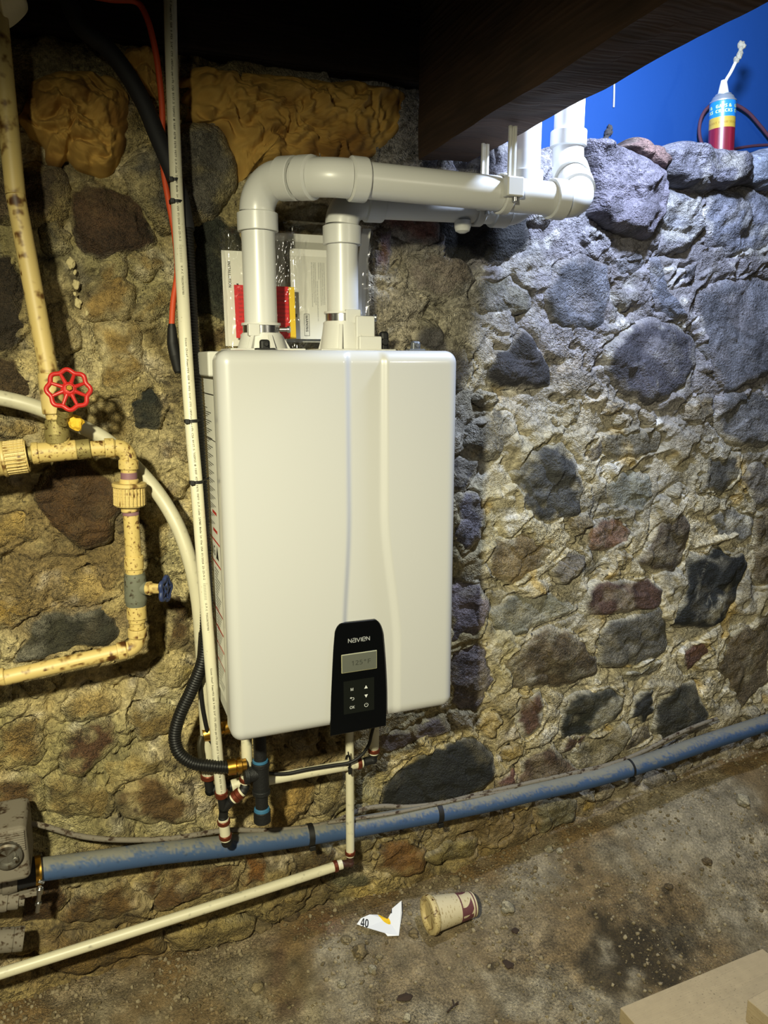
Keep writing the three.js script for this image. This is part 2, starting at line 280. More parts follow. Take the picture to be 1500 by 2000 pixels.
// left half, upper
S('#6a5a42', .03, [-40, 330, 40, 315, 110, 330, 134, 360, 138, 400, 110, 431, 63, 434, -40, 440], { rough: 1.4 });
S('#4f3a26', .02, [140, 372, 207, 358, 277, 390, 291, 420, 301, 473, 253, 494, 207, 501, 160, 491, 140, 433], { rough: 1.4 });
S('#645f54', .06, [233, 333, 267, 298, 320, 288, 350, 238, 417, 252, 457, 300, 458, 367, 433, 411, 380, 444, 327, 448, 293, 421, 270, 383], { veins: 1 });
S('#4e4c40', .024, [83, 474, 86, 447, 110, 436, 141, 460, 144, 487, 100, 494]);
S('#34372b', .014, [372, 440, 420, 425, 468, 440, 478, 540, 474, 618, 420, 626, 376, 620]);
S('#6d5a36', .014, [378, 634, 445, 628, 447, 690, 380, 694], { rough: 2 });
S('#a0844d', .018, [202, 510, 230, 481, 247, 500, 241, 530, 207, 544]);
S('#a0864f', .018, [252, 500, 273, 474, 318, 479, 318, 518, 290, 534, 260, 528]);
S('#9c8049', .026, [159, 586, 173, 543, 233, 539, 264, 560, 261, 600, 240, 624, 200, 624, 163, 618]);
S('#97814c', .018, [270, 584, 320, 556, 334, 583, 328, 614, 293, 631, 267, 618]);
S('#9a8049', .016, [186, 638, 267, 630, 278, 663, 281, 724, 233, 744, 203, 750, 206, 684]);
S('#252820', .010, [248, 790, 280, 740, 308, 743, 321, 803, 313, 832, 267, 828], { rough: .6 });
S('#8c7544', .022, [93, 604, 123, 599, 151, 637, 148, 668, 110, 691, 96, 643]);
S('#75653c', .012, [280, 638, 333, 629, 348, 724, 318, 738, 284, 698], { rough: 2 });
S('#8e7a48', .014, [180, 800, 240, 788, 263, 830, 250, 868, 188, 862]);
S('#352b1d', .02, [-40, 500, 20, 495, 48, 560, 55, 640, 20, 690, -40, 690]);
S('#473822', .014, [-40, 700, 30, 700, 75, 745, 60, 775, -40, 765]);
S('#4d3516', .03, [70, 962, 110, 907, 157, 902, 213, 926, 232, 983, 214, 1050, 160, 1064, 110, 1038, 76, 1008], { rough: 1.5 });
S('#a5894a', .016, [-40, 1000, 50, 989, 66, 1050, -40, 1072]);
S('#a08a54', .014, [110, 1118, 175, 1119, 235, 1150, 222, 1168, 150, 1184, 108, 1170]);
S('#302e20', .014, [58, 1212, 147, 1199, 213, 1178, 229, 1233, 214, 1258, 110, 1281, 31, 1292], { lime: .3 });
S('#59431f', .016, [318, 1162, 367, 1154, 377, 1250, 328, 1263]);
S('#8d7c46', .026, [288, 1318, 307, 1286, 350, 1282, 371, 1310, 354, 1344, 300, 1348]);
S('#ab8836', .018, [-40, 1170, 67, 1166, 71, 1203, 20, 1224, -40, 1222]);
S('#9c8852', .012, [275, 985, 320, 1000, 345, 1055, 315, 1100, 285, 1080]);
S('#6f4d2c', .010, [318, 870, 360, 872, 362, 900, 325, 895]);
S('#7b6437', .012, [0, 1420, 70, 1400, 84, 1470, 60, 1500, -20, 1500]);
S('#604228', .02, [117, 1424, 165, 1412, 228, 1418, 233, 1447, 190, 1484, 164, 1514, 128, 1514, 117, 1475], { rough: 1.2 });
S('#9b8450', .022, [125, 1372, 175, 1351, 228, 1359, 233, 1388, 196, 1409, 132, 1409]);
S('#594323', .022, [230, 1562, 262, 1530, 301, 1515, 336, 1532, 386, 1573, 380, 1603, 308, 1610, 250, 1592], { rough: 1.3 });
S('#674d28', .018, [-40, 1524, 80, 1522, 86, 1588, -40, 1590]);
S('#8b7645', .018, [93, 1526, 147, 1516, 225, 1545, 218, 1591, 133, 1602, 100, 1581]);
S('#94804c', .020, [205, 1490, 270, 1470, 330, 1478, 318, 1508, 262, 1524, 215, 1535]);
S('#8f7845', .020, [250, 1395, 320, 1372, 340, 1400, 325, 1440, 270, 1455]);
// lowest courses
S('#5d431f', .03, [267, 1732, 280, 1698, 319, 1687, 324, 1720, 298, 1750]);
S('#604622', .03, [322, 1704, 367, 1687, 456, 1683, 464, 1720, 385, 1746, 330, 1772, 300, 1778]);
S('#5c4520', .034, [124, 1798, 154, 1750, 245, 1718, 275, 1768, 210, 1806, 150, 1799]);
S('#7a602f', .04, [99, 1876, 122, 1834, 210, 1824, 312, 1816, 317, 1861, 245, 1876, 157, 1903, 113, 1896]);
S('#7b6a40', .04, [320, 1822, 420, 1798, 490, 1795, 492, 1818, 420, 1848, 335, 1858]);
S('#a5833f', .04, [521, 1542, 570, 1524, 622, 1530, 600, 1580, 570, 1614, 528, 1612], { rough: 2.2 });
S('#837349', .03, [626, 1532, 672, 1510, 680, 1560, 640, 1602, 608, 1590]);
S('#77501f', .02, [475, 1664, 523, 1676, 521, 1722, 475, 1730]);
S('#6c6648', .02, [626, 1714, 687, 1699, 731, 1712, 731, 1732, 660, 1746]);
S('#69491f', .022, [738, 1640, 793, 1637, 831, 1660, 828, 1699, 783, 1709, 731, 1701]);
S('#776e4f', .028, [1047, 1574, 1092, 1559, 1129, 1567, 1117, 1602, 1059, 1626]);
S('#7b6c3f', .022, [833, 1674, 873, 1646, 934, 1638, 928, 1674, 853, 1689]);
S('#4f3613', .016, [55, 1725, 110, 1705, 130, 1760, 95, 1800, 40, 1810]);
S('#604c25', .016, [560, 1650, 620, 1640, 660, 1665, 640, 1700, 575, 1705]);
S('#73582b', .014, [150, 1650, 230, 1655, 300, 1660, 250, 1700, 170, 1715]);

// small rubble packed between the larger stones, half lost under the mortar
{
  const tones = ['#a58d57', '#8f7a48', '#9c8a60', '#7d6739', '#6a5532', '#ad9c70'], tonesR = ['#a39981', '#8c8577', '#b0a68c', '#7a7266', '#9a8f78', '#8a7d62'], tonesU = ['#8f8d92', '#7a7983', '#9c9a9a', '#6c6b73'];
  for (let n = 0, tries = 0; n < 105 && tries < 6000; tries++) {
    const x = rr(-0.45, 2.0), y = rr(0.05, 1.86), R = rr(0.024, 0.062), asp = rr(0.55, 1), rot = rr(-0.5, 0.5);
    if (x > 0.1 && x < 0.62 && y > 0.75 && y < 1.8) continue;
    if (y > 1.74 && x < 0.55) continue;
    if (stones.some((s) => { const a = (s.x1 - s.x0) / 2 + R * 0.92, b = (s.y1 - s.y0) / 2 + R * asp * 0.92, dx = (x - (s.x0 + s.x1) / 2) / a, dy = (y - (s.y0 + s.y1) / 2) / b; return dx * dx + dy * dy < 1; })) continue;
    if (y > yTop(x) - 0.06) continue;
    const m = 6 + Math.floor(rnd() * 3), pts = [], right = x + (y - 1) * 0.35 > 0.75, set = right ? (y > 1.35 ? tonesU : tonesR) : tones;
    for (let i = 0; i < m; i++) { const a = i / m * 6.283 + rr(-0.25, 0.25), q = R * rr(0.78, 1.1), px = Math.cos(a) * q, py = Math.sin(a) * q * asp; pts.push([x + px * Math.cos(rot) - py * Math.sin(rot), y + px * Math.sin(rot) + py * Math.cos(rot)]); }
    S(set[Math.floor(rnd() * set.length)], rr(0.012, 0.03), pts.flat(), { metres: 1, rough: rr(1, 2), lime: right ? rr(0.2, 1) : rr(0, 0.4) }); n++;
  }
}

// colour of the bedding mortar: yellow-olive on the left, pale in the middle, grey towards the upper right
const MC = { tan: C('#aea076'), pale: C('#cabfa2'), ochre: C('#937f49'), brown: C('#5f4a26'), grey: C('#86838a'), white: C('#cbc8c0'), green: C('#757046'), dark: C('#3c3222'), ash: C('#8d8a82'), yellow: C('#b8973f') };
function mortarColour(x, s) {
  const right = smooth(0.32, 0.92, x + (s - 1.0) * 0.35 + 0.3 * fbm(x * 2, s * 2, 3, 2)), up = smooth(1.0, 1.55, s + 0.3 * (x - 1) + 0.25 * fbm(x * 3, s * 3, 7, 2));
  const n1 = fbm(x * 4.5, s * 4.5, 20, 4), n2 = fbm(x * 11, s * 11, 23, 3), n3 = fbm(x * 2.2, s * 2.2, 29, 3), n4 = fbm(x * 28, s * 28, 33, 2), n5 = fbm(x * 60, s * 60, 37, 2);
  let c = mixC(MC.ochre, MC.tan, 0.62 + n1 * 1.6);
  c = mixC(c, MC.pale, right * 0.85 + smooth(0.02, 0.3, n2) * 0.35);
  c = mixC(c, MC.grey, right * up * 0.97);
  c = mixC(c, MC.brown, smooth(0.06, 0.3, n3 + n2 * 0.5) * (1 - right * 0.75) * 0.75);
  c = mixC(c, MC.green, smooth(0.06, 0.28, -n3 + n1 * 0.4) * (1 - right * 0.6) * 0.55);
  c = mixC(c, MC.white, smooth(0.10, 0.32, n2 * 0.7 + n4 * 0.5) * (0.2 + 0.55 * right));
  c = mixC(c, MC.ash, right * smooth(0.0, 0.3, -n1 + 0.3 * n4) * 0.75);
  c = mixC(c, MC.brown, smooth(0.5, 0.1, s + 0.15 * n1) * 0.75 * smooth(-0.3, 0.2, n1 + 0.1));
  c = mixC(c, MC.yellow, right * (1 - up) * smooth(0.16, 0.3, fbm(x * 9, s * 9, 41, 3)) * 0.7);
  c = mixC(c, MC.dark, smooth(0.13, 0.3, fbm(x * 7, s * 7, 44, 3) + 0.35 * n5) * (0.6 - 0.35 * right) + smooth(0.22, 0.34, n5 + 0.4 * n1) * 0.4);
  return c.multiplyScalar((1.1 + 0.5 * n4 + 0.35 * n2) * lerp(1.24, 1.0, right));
}
const inside = (s, x, y) => { let c = false; const e = s.edge; for (let i = 0, j = e.length - 1; i < e.length; j = i++) if ((e[i].y > y) !== (e[j].y > y) && x < (e[j].x - e[i].x) * (y - e[i].y) / (e[j].y - e[i].y) + e[i].x) c = !c; return c; };
const edgeDist = (s, x, y) => { let m = 1e9; for (const p of s.edge) { const d = (p.x - x) ** 2 + (p.y - y) ** 2; if (d < m) m = d; } return Math.sqrt(m); };
const wall = structure('wall_back');
{
  // mortar bed: a sheet that follows the face and turns back over the top of the wall
  const X0 = -0.95, X1 = 2.7, DX = 0.0046, nx = Math.round((X1 - X0) / DX), S1 = 2.34, nz = Math.round((S1 + 0.12) / DX);
  const P = new Float32Array((nx + 1) * (nz + 1) * 3), CO = new Float32Array(P.length), UVs = new Float32Array((nx + 1) * (nz + 1) * 2);
  const sink = new Float32Array((nx + 1) * (nz + 1));
  for (const s of stones) {
    const pad = 0.03, i0 = Math.max(0, Math.floor((s.x0 - pad - X0) / DX)), i1 = Math.min(nx, Math.ceil((s.x1 + pad - X0) / DX)), j0 = Math.max(0, Math.floor((s.y0 - pad + 0.12) / DX)), j1 = Math.min(nz, Math.ceil((s.y1 + pad + 0.12) / DX));
    for (let j = j0; j <= j1; j++) for (let i = i0; i <= i1; i++) {
      const x = X0 + i * DX, y = -0.12 + j * DX, d = edgeDist(s, x, y), k = j * (nx + 1) + i;
      if (inside(s, x, y)) sink[k] = Math.min(sink[k], -0.045 * smooth(0.0, 0.022, d - 0.004 + 0.034 * fbm(x * 17, y * 17, s.k, 3)));
      else { const w = smooth(0.0, 0.2, noise(x * 9, y * 9, s.k)); sink[k] = Math.min(sink[k], -0.013 * w * Math.exp(-((d / 0.008) ** 2))); }
    }
  }
  for (let j = 0; j <= nz; j++) for (let i = 0; i <= nx; i++) {
    const k = j * (nx + 1) + i, x = X0 + i * DX, s = -0.12 + j * DX, top = yTop(x), R = 0.05;
    let y, z, ny = 0, nzv = 1; const a = (s - (top - R)) / R;
    if (a <= 0) { y = s; z = 0; } else if (a < Math.PI / 2) { y = top - R + R * Math.sin(a); z = -R + R * Math.cos(a); ny = Math.sin(a); nzv = Math.cos(a); } else { y = top; z = -R - (s - (top - R) - R * Math.PI / 2); ny = 1; nzv = 0; }
    const h = wallSlow(x, s) + wallFine(x, s) + sink[k];
    P[k * 3] = x; P[k * 3 + 1] = y + ny * h; P[k * 3 + 2] = z + nzv * h;
    UVs[k * 2] = x; UVs[k * 2 + 1] = s;
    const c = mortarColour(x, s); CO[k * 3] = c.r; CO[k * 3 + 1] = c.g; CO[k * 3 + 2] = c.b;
  }
  const idx = [];
  for (let j = 0; j < nz; j++) for (let i = 0; i < nx; i++) { const a = j * (nx + 1) + i, b = a + 1, c = a + nx + 1, d = c + 1; idx.push(a, b, d, a, d, c); }
  const g = new THREE.BufferGeometry(); g.setAttribute('position', new THREE.BufferAttribute(P, 3)); g.setAttribute('color', new THREE.BufferAttribute(CO, 3)); g.setAttribute('uv', new THREE.BufferAttribute(UVs, 2)); g.setIndex(idx); g.computeVertexNormals();
  part(wall, 'mortar', g, M.mortar);
  part(wall, 'wall_core', box(-3.0, -0.3, -0.55, 4.2, 1.84, -0.06, 0.01), M.concrete);
}
const LIME = C('#c6c0ac');
for (const s of stones) {
  const N = s.edge.length, T = [0, 0.004, 0.010, 0.016, 0.022, 0.030, 0.040, 0.052], o = s.o, rough = o.rough ?? 1, pos = [], col = [], uv = [], idx = [];
  const tilt = [rr(-.1, .1), rr(-.1, .1)], dir = rr(0, 6.28);
  const rmean = s.edge.reduce((a, p) => a + p.distanceTo(s.mid), 0) / N, rings = 22;
  const w = Math.min(0.034, rmean * 0.6), back = o.boulder ?? 0, put = (x, y, z, c) => { pos.push(x, y, z); col.push(c.r, c.g, c.b); uv.push(x, y); };
  const deep = C('#000').copy(s.col), left = s.mid.x < 0.6;
  const colour = (x, y, d) => {
    const n = fbm(x * 9, y * 9, s.k, 4), n2 = fbm(x * 34, y * 34, s.k + 9, 3), L = s.col.r * .3 + s.col.g * .6 + s.col.b * .1;
    let c = deep.clone().multiplyScalar((s.mid.y > 1.3 && !left ? 0.85 : 1.02) + 0.95 * n + 0.6 * n2);
    if (o.veins) { const v = Math.abs(noise(x * 26 * Math.cos(dir) + y * 26 * Math.sin(dir), -x * 6 * Math.sin(dir) + y * 6 * Math.cos(dir), s.k)); c.lerp(LIME, 0.35 * smooth(0.06, 0, v) * smooth(-.1, .2, n)); }
    if (o.lime) c.lerp(LIME, o.lime * 0.85 * smooth(0.06, 0.3, fbm(x * 13, y * 13, s.k + 3, 3)));
    // mortar smeared over the face, thickest along the edge
    const dark = s.col.r + s.col.g + s.col.b < 0.14, crisp = dark || (!left && s.mid.y < 1.0), sm = smooth(0.05, 0.32, fbm(x * 12, y * 12, s.k + 31, 4) + 0.02) * (o.smear ?? (dark ? 0.12 : left ? 0.75 : s.mid.y < 1.0 ? 0.3 : 0.5)), ed = smooth(crisp ? 0.014 : left ? 0.034 : 0.024, 0.002, d + (crisp ? 0.025 : 0.05) * fbm(x * 20, y * 20, s.k + 17, 3));
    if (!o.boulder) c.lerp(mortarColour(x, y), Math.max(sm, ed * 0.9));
    c.lerp(LIME, clamp((0.12 + (o.rim ?? 0) * 0.7)) * smooth(0.011 + (o.rim ?? 0) * 0.012, 0.0, d + 0.018 * n + 0.02 * n2));
    return c;
  };
  const face = (sgn, depth) => {
    const base = pos.length / 3;
    for (let q = 0; q <= rings; q++) {
      const t = Math.pow(1 - q / rings, 0.75) * 1;
      for (let i = 0; i < N; i++) {
        const e = s.edge[i], r = e.distanceTo(s.mid), x = lerp(s.mid.x, e.x, t), y = lerp(s.mid.y, e.y, t), d = (1 - t) * r, m = 1 - Math.min(1, d / w), f = Math.sqrt(Math.max(0, 1 - m * m));
        let z = wallSlow(x, y) - 0.012 + sgn * ((depth + 0.012) * f + f * rough * (0.016 * fbm(x * 12, y * 12, s.k, 3) + 0.006 * fbm(x * 48, y * 48, s.k, 3) + 0.006 * smooth(0, 0.04, fbm(x * 9, y * 9, s.k + 5, 2))) + f * (tilt[0] * (x - s.mid.x) + tilt[1] * (y - s.mid.y)) * 0.7);
        if (o.facet) z += f * 0.012 * Math.abs(noise(x * 12 + 3, y * 12, s.k)) * 2;
        if (back && sgn < 0) z = wallSlow(x, y) - 0.012 - back * f * (0.9 + 0.2 * noise(x * 9, y * 9, s.k));
        put(x, y, z, colour(x, y, d));
      }
    }
    for (let q = 0; q < rings; q++) for (let i = 0; i < N; i++) { const a = base + q * N + i, b = base + q * N + (i + 1) % N, c = a + N, d = b + N; if (sgn > 0) idx.push(a, b, d, a, d, c); else idx.push(a, d, b, a, c, d); }
  };
  face(1, s.proud); if (back) face(-1, back);
  const g = new THREE.BufferGeometry(); g.setAttribute('position', new THREE.Float32BufferAttribute(pos, 3)); g.setAttribute('color', new THREE.Float32BufferAttribute(col, 3)); g.setAttribute('uv', new THREE.Float32BufferAttribute(uv, 2)); g.setIndex(idx); g.computeVertexNormals();
  part(wall, 'stone', g, M.stone);
}

{ const pale = std({ color: 0xc9bb8a, roughness: .9 }); [[138, 512, .011], [146, 532, .005], [148, 554, .009], [152, 591, .009], [146, 572, .004], [170, 612, .005]].forEach(([u, v, r], i) => { const g = new THREE.IcosahedronGeometry(r, 2), p = g.attributes.position; for (let k = 0; k < p.count; k++) { const n = 1 + .6 * noise(p.getX(k) * 150, p.getY(k) * 150, i * 5); p.setXYZ(k, p.getX(k) * n * .7, p.getY(k) * n, p.getZ(k) * n * .5); } g.computeVertexNormals(); const w = onZ(u, v, .022); g.translate(w.x, w.y, wallSlow(w.x, w.y) + .018); part(wall, 'foam_chip', g, pale); }); }
// ------------------------------------------------------------------ earth floor
const wallFoot = (x) => lerp(lerp(0.035, 0.06, smooth(-0.1, 0.4, x)), 0.215, smooth(0.4, 1.75, x));
const floorY = (x, z) => {
  const bank = wallFoot(x) * smooth(0.42 + 0.1 * x, 0.0, z) + 0.01;
  return bank + 0.018 * fbm(x * 3, z * 3, 60, 3) + 0.012 * fbm(x * 13, z * 13, 61, 3) + 0.006 * Math.max(0, fbm(x * 40, z * 40, 62, 2)) * (0.4 + 1.6 * smooth(-0.15, 0.3, fbm(x * 4, z * 4, 64, 2)));
};
const ground = (u, v) => { let y = .05, p; for (let i = 0; i < 14; i++) { p = onY(u, v, y); y = lerp(y, floorY(p.x, p.z), .7); } return p; };
const floor = structure('floor');
{
  const X0 = -0.9, X1 = 2.9, Z0 = -0.1, Z1 = 1.0, D = 0.0048, nx = Math.round((X1 - X0) / D), nz = Math.round((Z1 - Z0) / D), P = [], CO = [], UVs = [], idx = [];
  const base = C('#887a60'), dry = C('#a2967e'), damp = C('#483c27'), rust = C('#6d4a3e'), ochre = C('#86683a');
  const spots = [[1250, 1860, .13, 1.2], [1180, 1900, .09, 1], [1330, 1825, .07, .8], [540, 1885, .05, .5], [1130, 1700, .016, .9], [1170, 1745, .02, .9], [960, 1890, .012, .9], [1300, 1738, .012, .9], [1380, 1683, .012, .9]].map(([u, v, r, s]) => { const p = ground(u, v); return [p.x, p.z, r, s]; });
  const drySpots = [[1370, 1610, .2, 1.1], [1460, 1660, .14, .6], [1300, 1560, .1, .8], [1290, 1640, .12, .9], [1240, 1580, .1, .6], [480, 1905, .1, .5], [1000, 1800, .12, .45], [840, 1900, .2, .35]].map(([u, v, r, s]) => { const p = ground(u, v); return [p.x, p.z, r, s]; });
  for (let j = 0; j <= nz; j++) for (let i = 0; i <= nx; i++) {
    const x = X0 + i * D, z = Z0 + j * D; P.push(x, floorY(x, z), z); UVs.push(x, z);
    const n = fbm(x * 6, z * 6, 70, 4), n2 = fbm(x * 22, z * 22, 71, 3);
    let c = mixC(base, dry, smooth(-0.05, 0.4, n + 0.5 * n2)); c = mixC(c, ochre, smooth(0.1, 0.35, -n + 0.2) * 0.5 + smooth(0.12, 0, z) * 0.4);
    for (const [a, b, r, s] of drySpots) c = mixC(c, dry, s * smooth(r, r * 0.2, Math.hypot(x - a, z - b) + 0.1 * n));
    for (const [a, b, r, s] of spots) c = mixC(c, damp, s * 0.85 * smooth(r, r * 0.45, Math.hypot(x - a, (z - b) * 1.0) + 0.3 * r * (n + n2) * 2));
    c = mixC(c, rust, 0.5 * smooth(0.12, 0.3, fbm(x * 5, z * 5, 77, 3)) * smooth(0.6, 0.2, x));
    const v = 0.95 + 0.6 * n2; CO.push(c.r * v, c.g * v, c.b * v);
  }
  for (let j = 0; j < nz; j++) for (let i = 0; i < nx; i++) { const a = j * (nx + 1) + i, b = a + 1, c = a + nx + 1, d = c + 1; idx.push(a, c, b, b, c, d); }
  const g = new THREE.BufferGeometry(); g.setAttribute('position', new THREE.Float32BufferAttribute(P, 3)); g.setAttribute('color', new THREE.Float32BufferAttribute(CO, 3)); g.setAttribute('uv', new THREE.Float32BufferAttribute(UVs, 2)); g.setIndex(idx); g.computeVertexNormals();
  part(floor, 'earth', g, M.earth);
  part(floor, 'subsoil', box(-3.0, -0.4, -0.5, 4.2, -0.03, 4.6, 0.01), M.concrete);
}
// the rest of the cellar, behind and beside the camera
const bare = (n, ...b) => { const o = structure(n); part(o, 'masonry', box(...b, 0.01), M.concrete); return o; };
bare('wall_left', -3.2, -0.4, -0.5, -3.0, 2.8, 4.6); bare('wall_right', 4.2, -0.4, -0.5, 4.4, 2.8, 4.6); bare('wall_front', -3.2, -0.4, 4.6, 4.4, 2.8, 4.8);

// ------------------------------------------------------------------ ceiling: floorboards, sill, joists, girder
const ceiling = structure('ceiling');
for (let i = 0; i < 26; i++) { const z = -0.52 + i * 0.197; part(ceiling, 'floorboard', box(-3.1, 2.22, z, 0.66, 2.25, z + 0.19, 0.003), M.blackWood); }
part(ceiling, 'upper_floor', box(-3.2, 2.72, -0.6, 4.4, 2.82, 4.8, 0.01), M.blackWood);
part(ceiling, 'trimmer', box(0.62, 2.2, 0.0, 0.66, 2.72, 4.6, 0.003), M.blackWood);
part(ceiling, 'sill_beam', box(-3.0, 1.975, -0.30, 0.535, 2.215, 0.02, 0.01), M.blackWood, 'dark timber sill on top of the stones');
part(ceiling, 'joist', box(-0.42, 2.03, 0.03, -0.36, 2.215, 4.5, 0.004), M.blackWood);
part(ceiling, 'joist', box(0.02, 2.06, 0.03, 0.08, 2.215, 4.5, 0.004), M.blackWood);
{
  // girder: hewn timber running out over the camera's right, slightly out of square to the wall
  const g0 = new THREE.BoxGeometry(0.108, 0.4, 4.4, 6, 14, 160), p = g0.attributes.position;
  for (let i = 0; i < p.count; i++) { const x = p.getX(i), y = p.getY(i), z = p.getZ(i), n = fbm(x * 6 + 1, y * 6, z * 5, 3), m = fbm(x * 20, y * 20, z * 14, 2); p.setXYZ(i, x + 0.010 * n + 0.004 * m, y + 0.012 * n + 0.005 * m, z + 0.02 * n); }
  let g = mergeVertices(metric(g0)); g.computeVertexNormals(); g = g.toNonIndexed();
  g.rotateY(-0.025); g.translate(0.54 - 0.055, 1.817 + 0.2, 2.25);
  const girder = thing('ceiling_beam', 'heavy dark timber beam running overhead from the stone wall above the white pipes', 'beam', V(0.53, 1.81, 0.1));
  part(girder, 'timber', g, M.darkWood);
}
// blue board standing behind the top of the wall
{
  const b = thing('blue_board', 'bright blue painted board standing behind the top of the stone wall', 'board', V(1.5, 1.8, -0.3));
  const g = new THREE.BoxGeometry(2.9, 0.96, 0.02, 90, 30, 1), p = g.attributes.position;
  for (let i = 0; i < p.count; i++) p.setZ(i, p.getZ(i) + 0.006 * fbm(p.getX(i) * 2, p.getY(i) * 2, 5, 2));
  g.computeVertexNormals(); g.translate(1.95, 2.24, -0.3); part(b, 'panel', metric(g), M.blueBoard);
  const drip = onZ(1199, 175, -0.287); part(b, 'drip', sweep([V(drip.x, drip.y + .02, -.287), V(drip.x + .001, drip.y - .01, -.286), V(drip.x + .002, drip.y - .045, -.286)], 0.0026, 20, 8), M.plasticWhite, 'pale dried drip');
}

// ------------------------------------------------------------------ flat print
function print(w, h, draw, bg) { const c = document.createElement('canvas'); c.width = w; c.height = h; const x = c.getContext('2d'); x.fillStyle = bg ?? '#fff'; x.fillRect(0, 0, w, h); draw(x, w, h); const t = new THREE.CanvasTexture(c); t.colorSpace = THREE.SRGBColorSpace; t.anisotropy = 4; return t; }
const fake = (n) => { let s = ''; for (let i = 0; i < n; i++) s += 'aeionrstlcdmu '[Math.floor(rnd() * 14)]; return s; };
// uv over the bounding box, for printed faces: axes a (across) and b (up)
function boxUV(g, a, b, flip) { g.computeBoundingBox(); const { min, max } = g.boundingBox, p = g.attributes.position, uv = g.attributes.uv; for (let i = 0; i < p.count; i++) { let u = (p.getComponent(i, a) - min.getComponent(a)) / (max.getComponent(a) - min.getComponent(a)); if (flip) u = 1 - u; uv.setXY(i, u, (p.getComponent(i, b) - min.getComponent(b)) / (max.getComponent(b) - min.getComponent(b))); } return g; }

